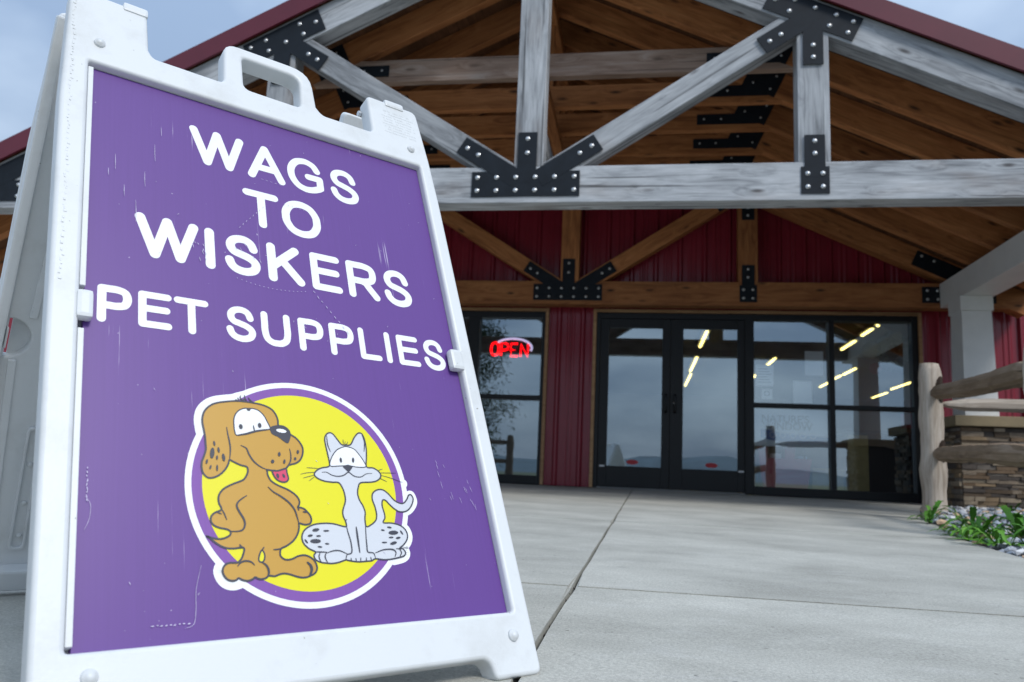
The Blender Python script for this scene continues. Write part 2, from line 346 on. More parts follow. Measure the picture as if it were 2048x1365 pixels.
def concrete():
    m, N, L, B = new_mat('brushed_concrete'); B.inputs['Roughness'].default_value = .85; B.inputs['Specular IOR Level'].default_value = .3
    t = N.new('ShaderNodeTexCoord'); oi = N.new('ShaderNodeObjectInfo')
    mp = N.new('ShaderNodeMapping'); mp.inputs['Scale'].default_value = (1, 1.5, 1); L.new(t.outputs['Object'], mp.inputs[0])
    n = N.new('ShaderNodeTexNoise'); n.inputs['Scale'].default_value = 1.5; n.inputs['Detail'].default_value = 9; n.inputs['Roughness'].default_value = .62; L.new(mp.outputs[0], n.inputs['Vector'])
    r = N.new('ShaderNodeValToRGB'); el = r.color_ramp.elements; el[0].position = .3; el[0].color = (.335, .328, .292, 1); el[1].position = .72; el[1].color = (.56, .55, .495, 1)
    L.new(n.outputs[0], r.inputs[0])
    mp2 = N.new('ShaderNodeMapping'); mp2.inputs['Scale'].default_value = (5, 9, 1); L.new(t.outputs['Object'], mp2.inputs[0])
    n2 = N.new('ShaderNodeTexNoise'); n2.inputs['Scale'].default_value = 1.2; n2.inputs['Detail'].default_value = 6; n2.inputs['Roughness'].default_value = .7; L.new(mp2.outputs[0], n2.inputs['Vector'])
    r2_ = N.new('ShaderNodeMapRange'); r2_.inputs['From Min'].default_value = .55; r2_.inputs['From Max'].default_value = .78; r2_.inputs['To Max'].default_value = .45; L.new(n2.outputs[0], r2_.inputs[0])
    mx = N.new('ShaderNodeMix'); mx.data_type = 'RGBA'; mx.inputs[7].default_value = (.60, .595, .565, 1); L.new(r2_.outputs[0], mx.inputs[0]); L.new(r.outputs[0], mx.inputs[6])
    g = N.new('ShaderNodeTexNoise'); g.inputs['Scale'].default_value = 180; g.inputs['Detail'].default_value = 4; g.inputs['Roughness'].default_value = .8; L.new(t.outputs['Object'], g.inputs['Vector'])
    gr = N.new('ShaderNodeMapRange'); gr.inputs['From Min'].default_value = .3; gr.inputs['From Max'].default_value = .7; gr.inputs['To Min'].default_value = .70; gr.inputs['To Max'].default_value = 1.26; L.new(g.outputs[0], gr.inputs[0])
    pit = N.new('ShaderNodeTexNoise'); pit.inputs['Scale'].default_value = 55; pit.inputs['Detail'].default_value = 1; L.new(t.outputs['Object'], pit.inputs['Vector'])
    pr = N.new('ShaderNodeMapRange'); pr.inputs['From Min'].default_value = .76; pr.inputs['From Max'].default_value = .80; pr.inputs['To Min'].default_value = 1; pr.inputs['To Max'].default_value = .55; L.new(pit.outputs[0], pr.inputs[0])
    mm = N.new('ShaderNodeMath'); mm.operation = 'MULTIPLY'; L.new(gr.outputs[0], mm.inputs[0]); L.new(pr.outputs[0], mm.inputs[1])
    tn = N.new('ShaderNodeMapRange'); tn.inputs['To Min'].default_value = .95; tn.inputs['To Max'].default_value = 1.05; L.new(oi.outputs['Random'], tn.inputs[0])
    st = N.new('ShaderNodeTexVoronoi'); st.inputs['Scale'].default_value = 3.2; L.new(t.outputs['Object'], st.inputs['Vector'])
    wob_ = N.new('ShaderNodeMath'); wob_.operation = 'MULTIPLY_ADD'; wob_.inputs[1].default_value = .12; L.new(g.outputs[0], wob_.inputs[0]); L.new(st.outputs['Distance'], wob_.inputs[2])
    sr_ = N.new('ShaderNodeMapRange'); sr_.inputs['From Min'].default_value = .08; sr_.inputs['From Max'].default_value = .15; sr_.inputs['To Min'].default_value = .80; sr_.inputs['To Max'].default_value = 1; L.new(wob_.outputs[0], sr_.inputs[0])
    mm2 = N.new('ShaderNodeMath'); mm2.operation = 'MULTIPLY'; L.new(mm.outputs[0], mm2.inputs[0]); L.new(sr_.outputs[0], mm2.inputs[1]); mm = mm2
    m3 = N.new('ShaderNodeMath'); m3.operation = 'MULTIPLY'; L.new(mm.outputs[0], m3.inputs[0]); L.new(tn.outputs[0], m3.inputs[1])
    sc = N.new('ShaderNodeVectorMath'); sc.operation = 'SCALE'; L.new(mx.outputs[2], sc.inputs[0]); L.new(m3.outputs[0], sc.inputs['Scale']); L.new(sc.outputs[0], B.inputs['Base Color'])
    bu = N.new('ShaderNodeBump'); bu.inputs['Strength'].default_value = .7; bu.inputs['Distance'].default_value = .003
    ad = N.new('ShaderNodeMath'); ad.operation = 'ADD'; L.new(g.outputs[0], ad.inputs[0]); L.new(n2.outputs[0], ad.inputs[1]); L.new(ad.outputs[0], bu.inputs['Height']); L.new(bu.outputs[0], B.inputs['Normal'])
    return m
CONC = concrete()
def by_random(name, cols, rough=.85, noise=.25, nscale=12, bump=.5, bscale=60):
    """colour picked per object from a list"""
    m, N, L, B = new_mat(name); B.inputs['Roughness'].default_value = rough; B.inputs['Specular IOR Level'].default_value = .3
    oi = N.new('ShaderNodeObjectInfo'); r = N.new('ShaderNodeValToRGB'); r.color_ramp.interpolation = 'CONSTANT'
    el = r.color_ramp.elements
    while len(el) < len(cols): el.new(.5)
    for i, c in enumerate(cols): el[i].position = i/len(cols); el[i].color = (*c, 1)
    L.new(oi.outputs['Random'], r.inputs[0])
    t = N.new('ShaderNodeTexCoord'); n = N.new('ShaderNodeTexNoise'); n.inputs['Scale'].default_value = nscale; n.inputs['Detail'].default_value = 7; n.inputs['Roughness'].default_value = .7
    L.new(t.outputs['Object'], n.inputs['Vector'])
    g = N.new('ShaderNodeMapRange'); g.inputs['From Min'].default_value = .3; g.inputs['From Max'].default_value = .7; g.inputs['To Min'].default_value = 1-noise; g.inputs['To Max'].default_value = 1+noise; L.new(n.outputs[0], g.inputs[0])
    sc = N.new('ShaderNodeVectorMath'); sc.operation = 'SCALE'; L.new(r.outputs[0], sc.inputs[0]); L.new(g.outputs[0], sc.inputs['Scale']); L.new(sc.outputs[0], B.inputs['Base Color'])
    n2 = N.new('ShaderNodeTexNoise'); n2.inputs['Scale'].default_value = bscale; n2.inputs['Detail'].default_value = 5; L.new(t.outputs['Object'], n2.inputs['Vector'])
    b = N.new('ShaderNodeBump'); b.inputs['Strength'].default_value = bump; b.inputs['Distance'].default_value = .008; L.new(n2.outputs[0], b.inputs['Height']); L.new(b.outputs[0], B.inputs['Normal'])
    return m
LEDGE = by_random('ledge_stone', [(.11, .08, .055), (.24, .19, .14), (.16, .11, .07), (.31, .25, .18), (.09, .075, .065), (.19, .165, .14), (.27, .195, .12)])
LEAF = by_random('weed_leaf', [(.065, .20, .022), (.11, .28, .03), (.16, .34, .045), (.075, .23, .026)], .5, .25, 30, .3, 60)
STONES = [plain('pebble_'+n, tuple(min(.7, 1.7*v) for v in c), .75, 0, .25, 25) for n, c in (('grey', (.24, .25, .27)), ('pale', (.50, .50, .48)), ('tan', (.36, .25, .16)), ('dark', (.11, .115, .125)), ('blue_grey', (.19, .22, .26)))]
def glass_mat(name, refl, tint, rtint=(.86, .93, 1.0)):
    m = bpy.data.materials.new(name); m.use_nodes = True; N, L = m.node_tree.nodes, m.node_tree.links; N.clear()
    o = N.new('ShaderNodeOutputMaterial'); mx = N.new('ShaderNodeMixShader'); tr = N.new('ShaderNodeBsdfTransparent'); gl = N.new('ShaderNodeBsdfGlossy')
    tr.inputs[0].default_value = (*tint, 1); gl.inputs[0].default_value = (*rtint, 1); gl.inputs['Roughness'].default_value = 0.0
    fr = N.new('ShaderNodeFresnel'); fr.inputs[0].default_value = 1.5
    ma = N.new('ShaderNodeMath'); ma.operation = 'MULTIPLY_ADD'; ma.inputs[1].default_value = 1-refl; ma.inputs[2].default_value = refl; L.new(fr.outputs[0], ma.inputs[0])
    # slight waviness of float glass
    L.new(ma.outputs[0], mx.inputs[0]); L.new(tr.outputs[0], mx.inputs[1]); L.new(gl.outputs[0], mx.inputs[2]); L.new(mx.outputs[0], o.inputs[0])
    return m
GLASS = glass_mat('coated_glass', .35, (1, 1, 1), (.80, .93, 1.0))
GLASS_IN = glass_mat('glass_inner_face', .0, (.97, .98, .97))

# ================================================================== the large structure
XC = -.933                                    # the porch ridge
def gz(y): return -.016*(10.17-y) if y > -9 else -.016*19.17
SL = .472

# ---------------- ground, lot, hills
bm = bmesh.new()
xs = (-3000, -40, 40, 3000); ys = (-3000, -60, -9, 10.1, 60, 3000)
vv = [[bm.verts.new((x, y, (gz(min(y, 10.1)) if y > -60 else -.31)-.16)) for x in xs] for y in ys]
for i in range(len(ys)-1):
    for j in range(3): bm.faces.new((vv[i][j], vv[i][j+1], vv[i+1][j+1], vv[i+1][j]))
GROUND = plain('dry_soil_and_grass', (.085, .095, .05), .95, 0, .35, .6)
tag(bm_obj('ground', bm, GROUND), kind='structure')
bm = bmesh.new()
for q in [((-60, -70, -.33), (60, -70, -.33), (60, -9.2, -.325), (-60, -9.2, -.325))]: bm.faces.new([bm.verts.new(p) for p in q])
tag(bm_obj('parking_lot', bm, plain('asphalt', (.05, .05, .052), .9, 0, .2, 3, .3, 80)), kind='structure')
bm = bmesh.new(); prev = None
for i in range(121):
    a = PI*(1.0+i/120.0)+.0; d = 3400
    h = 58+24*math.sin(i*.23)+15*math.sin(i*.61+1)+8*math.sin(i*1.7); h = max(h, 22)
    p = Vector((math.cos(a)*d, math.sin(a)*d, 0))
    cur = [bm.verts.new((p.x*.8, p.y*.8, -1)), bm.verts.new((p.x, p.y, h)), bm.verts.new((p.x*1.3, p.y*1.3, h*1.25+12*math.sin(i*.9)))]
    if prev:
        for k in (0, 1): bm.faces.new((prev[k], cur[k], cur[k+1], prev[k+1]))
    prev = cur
tag(bm_obj('hills', bm, plain('hazed_wooded_hills', (.10, .14, .17), 1, 0, .3, .01), smooth=True), kind='structure')  # blue of distance haze is painted into the forest colour

# ---------------- pavement of concrete slabs
pav = tag(bpy.data.objects.new('pavement', None), kind='structure'); link(pav)
EDGE = catmull([(1.50, -.5), (1.52, 2.1), (1.55, 3.4), (1.62, 4.3), (1.74, 5.05), (1.88, 5.55), (1.97, 5.95), (2.12, 6.6), (2.45, 7.7), (2.85, 8.9), (3.25, 9.6), (3.45, 10.10)], False, 6)
def edge_x(y):
    for a, b in zip(EDGE, EDGE[1:]):
        if a[1] <= y <= b[1]: return a[0]+(b[0]-a[0])*(y-a[1])/(b[1]-a[1])
    return EDGE[0][0] if y < EDGE[0][1] else EDGE[-1][0]
def jx(y): return -.172+.0095*(y-1.4)          # the long joint
def slab(pts, th=.12):
    cx = sum(p[0] for p in pts)/len(pts); cy = sum(p[1] for p in pts)/len(pts)
    bm = bmesh.new(); n = len(pts)
    A = [bm.verts.new((x-cx, y-cy, gz(y))) for x, y in pts]; B = [bm.verts.new((x-cx, y-cy, gz(y)-th)) for x, y in pts]
    top = bm.faces.new(A); bm.faces.new(B[::-1])
    for i in range(n): bm.faces.new((B[i], B[(i+1) % n], A[(i+1) % n], A[i]))
    bmesh.ops.bevel(bm, geom=list(top.edges), offset=.007, segments=2, affect='EDGES')
    bmesh.ops.recalc_face_normals(bm, faces=bm.faces[:])
    return bm_obj('slab', bm, CONC, pav, Matrix.Translation((cx, cy, 0)))
rows = [-9, -5.6, -1.6, 2.13, 4.55, 7.3, 10.10]
def wob(i, k): return .0013*math.sin(i*2.1+k*1.3)
for y0, y1 in zip(rows, rows[1:]):
    a, b = y0+.003, y1-.003
    ny = max(4, int((b-a)/.25))
    yy = [a+(b-a)*i/ny for i in range(ny+1)]
    slab([(jx(y)+.0055+wob(i, y0), y) for i, y in enumerate(yy)][::-1]+[(edge_x(y), y) for y in yy])
    slab([(-4.2, a)]+[(-4.2, b)]+[(jx(y)-.0055-wob(i+2, y0), y) for i, y in enumerate(yy)][::-1])
    slab([(-8.6, a), (-4.212, a), (-4.212, b), (-8.6, b)])
JOINT = plain('joint_dirt', (.055, .048, .04), .95, 0, .4, 60, .6, 150)
bm = bmesh.new()
vs = [bm.verts.new(p) for p in ((-8.6, -9, gz(-9)-.028), (1.45, -9, gz(-9)-.028), (1.45, 4, gz(4)-.028), (1.45, 10.1, gz(10.1)-.028), (-8.6, 10.1, gz(10.1)-.028))]; bm.faces.new(vs)
for i in range(240):
    y = random.uniform(.8, 3.2) if i < 190 else random.uniform(3, 9); x = jx(y)+random.uniform(-.007, .007); s = random.uniform(.0015, .0045)
    r = bmesh.ops.create_icosphere(bm, subdivisions=1, radius=s)
    bmesh.ops.translate(bm, verts=r['verts'], vec=(x, y, gz(y)-.027+random.uniform(0, .012)))
tag(bm_obj('joint_dirt', bm, JOINT, pav), kind='stuff')

# ---------------- gravel bed
def gravel_z(x, y):
    d2 = (x-2.25)**2+(y-6.4)**2
    return gz(y)-.005+.055*math.exp(-d2/.5)+.012*math.sin(x*3)*math.sin(y*2.3)+.035*min(1, max(0, (x-edge_x(y))/.8))
bm = bmesh.new()
gx = [0, .1, .25, .5, 1, 2, 4]
ys = [-.4+10.45*i/42 for i in range(43)]
pr = None
for y in ys:
    x0 = edge_x(y); cur = [bm.verts.new((x0+dx, y, gravel_z(x0+dx, y)-.02)) for dx in gx]
    if pr:
        for k in range(len(gx)-1): bm.faces.new((pr[k], pr[k+1], cur[k+1], cur[k]))
    pr = cur
bm.normal_update()
tag(bm_obj('gravel_bed', bm, plain('bed_soil', (.07, .06, .05), .95, 0, .3, 15), smooth=True), kind='structure')
ico = bmesh.new(); bmesh.ops.create_icosphere(ico, subdivisions=1, radius=1)
IV = [v.co.copy() for v in ico.verts]; IF = [[v.index for v in f.verts] for f in ico.faces]; ico.free()
V, F, MI = [], [], []
rg = random.Random(3)
def stone(x, y, z, s):
    b = len(V); sx, sy, sz = s*rg.uniform(.7, 1.4), s*rg.uniform(.7, 1.3), s*rg.uniform(.45, .8)
    R = Matrix.Rotation(rg.uniform(0, 6.3), 3, 'Z') @ Matrix.Rotation(rg.uniform(-.5, .5), 3, 'X')
    for v in IV:
        w = v*(1+rg.uniform(-.22, .16)); w = R @ Vector((w.x*sx, w.y*sy, w.z*sz)); V.append((x+w.x, y+w.y, z+w.z))
    m = rg.choices(range(5), (5, 3, 3, 2.5, 3))[0]
    for f in IF: F.append([b+i for i in f]); MI.append(m)
n = 0
while n < 5200:
    y = rg.uniform(2.2, 9.9); x = edge_x(y)+.02+rg.uniform(0, 1)**1.2*2.6
    if y > 9.0 and 3.25 < x < 4.1: continue
    stone(x, y, gravel_z(x, y)+rg.uniform(-.012, .012), rg.uniform(.013, .034)); n += 1
me = bpy.data.meshes.new('gravel'); me.from_pydata(V, [], F)
for m in STONES: me.materials.append(m)
me.polygons.foreach_set('material_index', MI)
tag(me_obj('gravel', me), kind='stuff')

# ---------------- the shop
WY = 10.17
shop = thing('store_building', 'barn red metal sided shop with black framed glass doors and sidelights under the timber porch', 'building', (0, WY, 0))
OPEN = [(-3.30, -1.245, 2.225), (-.585, 3.275, 2.225)]     # window and door openings: x0, x1, top
def roofline(x):
    d = abs(x-XC)
    return max(4.93-SL*d, 3.1) if d > 5.6 else 4.93-SL*d if d < 3.9 else max(4.93-SL*d, 3.1 if d > 5.6 else 4.93-SL*d)
def siding_profile(x):
    """height of the ribs at x"""
    p = (x % .305)/.305
    def trap(c, w0, w1, h):
        d = abs(p-c)
        return h if d < w0 else h*(w1-d)/(w1-w0) if d < w1 else 0
    return trap(.5, .04, .12, .038)+trap(.10, .03, .075, .007)+trap(.90, .03, .075, .007)
def siding_piece(x0, x1, zb, parent):
    xs_ = {x0, x1}
    k = math.floor(x0/.305)-1
    while k*.305 < x1+.305:
        for q in (.025, .07, .13, .175, .38, .46, .54, .62, .825, .87, .93, .975):
            x = (k+q)*.305
            if x0 < x < x1: xs_.add(x)
        k += 1
    xs_ = sorted(xs_); bm = bmesh.new(); pr = None
    for x in xs_:
        y = WY-siding_profile(x)
        zt = roofline(x)
        cur = (bm.verts.new((x, y, zb)), bm.verts.new((x, y, zt)), bm.verts.new((x, WY+.05, zb)))
        if pr:
            bm.faces.new((pr[0], cur[0], cur[1], pr[1])); bm.faces.new((pr[2], cur[2], cur[0], pr[0]))
        pr = cur
    return bm_obj('siding_sheet', bm, SIDING, parent)
x = -9.15
while x < 8.6:
    a, b = x+.0012, x+.915-.0012; cuts = [a]
    for o in OPEN:
        for q in o[:2]:
            if a < q < b: cuts.append(q)
    cuts.append(b); cuts.sort()
    for c0, c1 in zip(cuts, cuts[1:]):
        mid = (c0+c1)/2; zb = .006
        for o in OPEN:
            if o[0] < mid < o[1]: zb = o[2]
        siding_piece(c0, c1, zb, shop)
    x += .915
# trim boards round the openings
for o in OPEN:
    w = .042
    box('trim_board', (o[0]-w, WY-.05, .004), (o[0], WY+.06, o[2]+w), TRIM_WOOD, shop, .003)
    box('trim_board', (o[1], WY-.05, .004), (o[1]+w, WY+.06, o[2]+w), TRIM_WOOD, shop, .003)
    box('trim_board', (o[0]+.001, WY-.05, o[2]), (o[1]-.001, WY+.06, o[2]+w-.001), TRIM_WOOD, shop, .003)
# side and rear walls, upper eaves left and right of the porch
WALL_IN = plain('interior_wall', (.12, .115, .105), .9, 0, .1, 2)
bm = bmesh.new(); add_box(bm, (-9.15, WY+.2, 0), (-9.05, 30, 3.1)); add_box(bm, (8.5, WY+.2, 0), (8.6, 30, 3.1)); add_box(bm, (-9.15, 30, 0), (8.6, 30.1, 3.1)); bm_obj('wall', bm, SIDING, shop)
for o in ((-9.15, OPEN[0][0]-.06), (OPEN[0][1]+.06, OPEN[1][0]-.06), (OPEN[1][1]+.06, 8.6)):
    box('inner_wall', (o[0], WY+.06, 0), (o[1], WY+.16, 3.0), WALL_IN, shop, 0)
box('inner_wall', (OPEN[0][0]-.06, WY+.061, 2.27), (OPEN[1][1]+.06, WY+.159, 3.0), WALL_IN, shop, 0)
box('partition', (-9.0, 27.9, 0), (8.5, 28.0, 3.0), WALL_IN, shop, 0)
box('interior_floor', (-9.05, WY+.17, -.1), (8.5, 30, -.004), plain('interior_floor', (.22, .21, .20), .4, 0, .15, 2), shop, 0)
box('ceiling', (-9.1, WY+.065, 3.03), (8.55, 30, 3.1), plain('interior_ceiling', (.14, .14, .135), .9), shop, 0)
for x0, x1 in ((-9.4, XC-5.62), (XC+5.62, 8.9)):
    bm = bmesh.new(); add_prism(bm, [(9.75, 3.02), (17, 5.2), (17, 5.28), (9.75, 3.10)], x0, x1, 0, lambda a, b, c: (c, a, b)); bmesh.ops.recalc_face_normals(bm, faces=bm.faces[:])
    bm_obj('eave_roof', bm, RED_TRIM, shop)

bm = bmesh.new(); add_prism(bm, [(XC-3.8, 3.105), (XC+3.8, 3.105), (XC, 4.90)], WY+.06, WY+.16); bmesh.ops.recalc_face_normals(bm, faces=bm.faces[:]); bm_obj('gable_backing', bm, WALL_IN, shop)
# windows and doors
def pane(parent, x0, x1, z0, z1, y=WY+.045):
    bm = bmesh.new(); add_box(bm, (x0, y, z0), (x1, y+.008, z1))
    for f in bm.faces: f.material_index = 0 if f.normal.y < -.5 or f.calc_center_median().y < y+.001 else 1
    return bm_obj('pane', bm, [GLASS, GLASS_IN], parent)
def rails(parent, bars, y0=WY-.03, y1=WY+.075, name='frame'):
    """a window frame: bars end to end as one mesh"""
    bm = bmesh.new()
    for x0, x1, z0, z1 in bars: add_box(bm, (x0, y0, z0), (x1, y1, z1), 0, .003)
    return bm_obj(name, bm, BLACK_ALU, parent)
win = tag(bpy.data.objects.new('window', None)); link(win, shop, Matrix.Translation((-2.3, WY, 0)))
rails(win, [(-3.30, -3.24, .005, 2.222), (-1.29, -1.246, .005, 2.222), (-3.239, -1.291, 2.14, 2.222), (-3.239, -1.291, .005, .115), (-2.26, -2.11, .116, 2.139)])
rails(win, [(-3.239, -2.261, 1.07, 1.13), (-2.109, -1.291, 1.07, 1.13)], WY-.028, WY+.073, 'transom_bar')
for x0, x1 in ((-3.239, -2.261), (-2.109, -1.291)):
    for z0, z1 in ((.116, 1.069), (1.131, 2.139)): pane(win, x0, x1, z0, z1)
sid = tag(bpy.data.objects.new('side_window', None)); link(sid, shop, Matrix.Translation((2.3, WY, 0)))
rails(sid, [(1.255, 1.365, .005, 2.222), (3.205, 3.273, .005, 2.222), (1.366, 3.204, 2.155, 2.222), (1.366, 3.204, .005, .108), (2.25, 2.312, .109, 2.154)])
rails(sid, [(1.366, 2.249, 1.068, 1.12), (2.313, 3.204, 1.068, 1.12)], WY-.028, WY+.073, 'transom_bar')
for x0, x1 in ((1.366, 2.249), (2.313, 3.204)):
    for z0, z1 in ((.109, 1.067), (1.121, 2.154)): pane(sid, x0, x1, z0, z1)
rails(shop, [(-.584, -.535, .005, 2.222), (-.534, 1.2545, 2.15, 2.222)], name='door_frame')
box('threshold', (-.534, WY-.06, .002), (1.254, WY+.09, .016), plain('threshold_metal', (.25, .25, .25), .4, .8), shop, .003)
CHROME = plain('lock_chrome', (.8, .8, .8), .2, 1)
RED_STICK = plain('red_sticker', (.45, .02, .03), .5); WHITE_STICK = plain('white_sticker', (.75, .75, .75), .5)
for k, (x0, x1, g0, g1) in enumerate(((-.532, .348, -.42, .25), (.352, 1.253, .51, 1.17))):
    d = tag(bpy.data.objects.new('door', None)); link(d, shop, Matrix.Translation((x0 if k == 0 else x1, WY, 0)))
    bm = bmesh.new()
    for q in ((x0, g0, .02, 2.146), (g1, x1, .02, 2.146), (g0+.001, g1-.001, 2.03, 2.146), (g0+.001, g1-.001, .02, .28)): add_box(bm, (q[0], WY-.012, q[2]), (q[1], WY+.04, q[3]), 0, .003)
    bm_obj('leaf_frame', bm, BLACK_ALU, d)
    pane(d, g0+.001, g1-.001, .28, 2.03, WY+.012)
    hx = .300 if k == 0 else .412
    tube('pull_handle', [(hx+.04*(1 if k == 0 else -1)*0, WY-.012, 1.18), (hx, WY-.06, 1.18), (hx, WY-.072, 1.165), (hx, WY-.072, .985), (hx, WY-.06, .97), (hx, WY-.012, .97)], .015, BLACK_ALU, d)
    if k == 1:
        bm = bmesh.new(); bmesh.ops.create_cone(bm, cap_ends=True, segments=14, radius1=.02, radius2=.016, depth=.02)
        bm_obj('lock_cylinder', bm, CHROME, d, Matrix.Translation((.405, WY-.02, 1.085)) @ Matrix.Rotation(PI/2, 4, 'X'), True)
    sx = (-.10, .86)[k]
    bm = bmesh.new(); add_prism(bm, [(sx+.075*math.cos(t), .335+.03*math.sin(t)) for t in [i*PI/9 for i in range(18)]], WY+.0095, WY+.0115)
    bm_obj('push_sticker', bm, RED_STICK, d)
    tx = (-.475, 1.21)[k]; box('kick_tag', (tx-.033, WY-.0145, .265), (tx+.033, WY-.0125, .285), WHITE_STICK, d, 0)

# ---------------- the timber porch
T = 6.05; DI = 9.9
porch = thing('timber_porch', 'gabled timber porch with black bolted plates and red metal roof edge before the shop', 'porch', (XC, 8, 0))
def plate(arms, y, bolts, r=.0185):
    """steel plate: arms are convex outlines lapped in hair-thin steps; bolts are (x, z)"""
    bm = bmesh.new()
    for i, pts in enumerate(arms):
        add_prism(bm, pts, y-.009-.0007*i, y+.0005*(i+1)-.002)
    bmesh.ops.recalc_face_normals(bm, faces=bm.faces[:])
    cx = sum(p[0] for a in arms for p in a)/sum(len(a) for a in arms); cz = sum(p[1] for a in arms for p in a)/sum(len(a) for a in arms)
    M = Matrix.Translation((cx, y, cz)); bmesh.ops.transform(bm, matrix=M.inverted(), verts=bm.verts)
    p = bm_obj('gusset_plate', bm, PLATE, porch, M)
    for bx, bz in bolts:
        q = me_obj('bolt', BOLT_ME, p, Matrix.Translation((bx, y-.0115, bz)) @ Matrix.Rotation(random.uniform(0, 1), 4, 'Y') @ Matrix.Diagonal((r/.0205, .75*r/.0205, r/.0205)+(1,)))
    return p
bm = bmesh.new()
bmesh.ops.create_cone(bm, cap_ends=True, segments=14, radius1=.0205, radius2=.0200, depth=.003, matrix=Matrix.Translation((0, 0, .0)))
r = bmesh.ops.create_uvsphere(bm, u_segments=12, v_segments=6, radius=.0165)
for v in r['verts']: v.co.z = max(v.co.z, -.001)*.75
bmesh.ops.rotate(bm, verts=bm.verts, matrix=Matrix.Rotation(PI/2, 3, 'X'))
BOLT_ME = bpy.data.meshes.new('bolt'); bm.to_mesh(BOLT_ME); bm.free(); BOLT_ME.materials.append(BOLT)
for p in BOLT_ME.polygons: p.use_smooth = True
def quad(c, d, length0, length1, w):
    n = Vector((-d.y, d.x))*w/2
    return [tuple(c+d*length0-n), tuple(c+d*length1-n), tuple(c+d*length1+n), tuple(c+d*length0+n)]
EW = {1: 5.30, -1: 5.9}                        # the left eave reaches further out
ra = lambda d: 4.837-SL*d                         # rafter axis height
wd = Vector((1, .64)).normalized()
def truss(y, mat):
    cbox('bottom_chord', (XC-5.6, y, 2.275), (XC+5.36, y+.19, 2.576), mat, porch, .006)
    cbox('king_post', (XC-.117, y+.003, 2.577), (XC+.117, y+.187, 4.6), mat, porch, .006, 'z')
    for s in (-1, 1):
        cbox('queen_post', (XC+s*2.2-.118, y+.006, 2.577), (XC+s*2.2+.118, y+.184, 3.68), mat, porch, .006, 'z')
        a, b = (.14, 2.416+.64*.14), (2.12, 2.416+.64*2.12)
        P = [(a[0]+.10, 2.5765), (a[0]+.10+.13, 2.5765)]
        # web: lower end cut level on the chord, upper end into the rafter
        n = Vector((-wd.y, wd.x))*.0975
        up0, up1 = Vector((2.19, 2.416+.64*2.19))+n, Vector((2.10, 2.416+.64*2.10))-n
        lo_t = Vector((.119, 2.416+.64*.119))+n; lo_t = Vector((.119, lo_t.y+(.119-lo_t.x)*.64))
        zl = (2.577-(2.416-.0975/wd.x))/.64
        pts = [(.119, 2.577), (zl, 2.577), tuple(up1), tuple(up0), tuple(lo_t)]
        pts = [(XC+s*px, pz) for px, pz in pts]
        if s < 0: pts = pts[::-1]
        plane_timber('web_brace', pts, y+.009, y+.181, (wd.x, s*wd.y) if s > 0 else (-wd.x, wd.y), mat, porch)
        h = .1375
        pts = [(XC, ra(0)-h), (XC+s*EW[s], ra(EW[s])-h), (XC+s*EW[s], ra(EW[s])+h), (XC, ra(0)+h)]
        pts = [(p[0]+s*.001, p[1]) for p in pts]
        if s < 0: pts = pts[::-1]
        plane_timber('rafter', pts, y+.002, y+.188, (s*1, -SL), mat, porch, .004)
    # plates
    c = Vector((XC-.018, 2.43)); arms = [[(XC-.455, 2.325), (XC+.418, 2.325), (XC+.418, 2.535), (XC-.455, 2.535)], [(XC-.088, 2.44), (XC+.066, 2.44), (XC+.066, 2.865), (XC-.088, 2.865)]]
    bo = [(XC-.455+.045+i*.1567, z) for i in range(6) for z in (2.375, 2.485)]+[(XC-.011, 2.69), (XC-.011, 2.81)]
    for s in (-1, 1):
        d = Vector((s*wd.x, wd.y)); cc = Vector((XC, 2.416))
        arms.append(quad(cc, d, .1, .66, .15)); bo += [tuple(cc+d*t) for t in (.49, .60)]
    plate(arms, y, bo)
    for s in (-1, 1):
        q = XC+s*2.2
        plate([[(q-.103, 2.322), (q+.103, 2.322), (q+.103, 2.536), (q-.103, 2.536)], [(q-.075, 2.45), (q+.075, 2.45), (q+.075, 2.79), (q-.075, 2.79)]], y,
              [(q-.055, 2.375), (q+.055, 2.375), (q-.055, 2.48), (q+.055, 2.48), (q, 2.64), (q, 2.74)])
        cc = Vector((q, ra(2.2))); dr = Vector((s*1, -SL)).normalized(); dw = Vector((-s*wd.x, -wd.y)); dq = Vector((0, -1))
        arms = [quad(cc, dr, -.37, .37, .205), quad(cc, dq, 0, .43, .15), quad(cc-Vector((s*.03, .035)), dw, 0, .42, .15)]
        nn = Vector((-dr.y, dr.x))
        bo = [tuple(cc+dr*t+nn*u) for t, u in ((-.31, .0), (-.17, .055), (-.17, -.05), (.0, .05), (.17, .055), (.16, -.05), (.31, .05), (.31, -.05))]+[tuple(cc+dq*t) for t in (.27, .37)]+[tuple(cc-Vector((s*.03, .035))+dw*t) for t in (.25, .35)]
        plate(arms, y, bo)
        e0 = XC+s*4.19; e1 = XC+s*5.0
        q4 = [(e0, 2.335), (e1, 2.335), (e1, 2.53), (e0, 2.53)]
        c4 = Vector((XC+s*4.50, ra(4.50)))
        plate([q4[::s], quad(c4, dr, -.42, .55, .19)], y, [(e0+s*(.06+.115*i), z) for i in range(4) for z in (2.38, 2.485)]+[tuple(c4+dr*t+nn*.05) for t in (-.35, -.2)])
truss(T, GREY_WOOD); truss(DI, BROWN_WOOD)
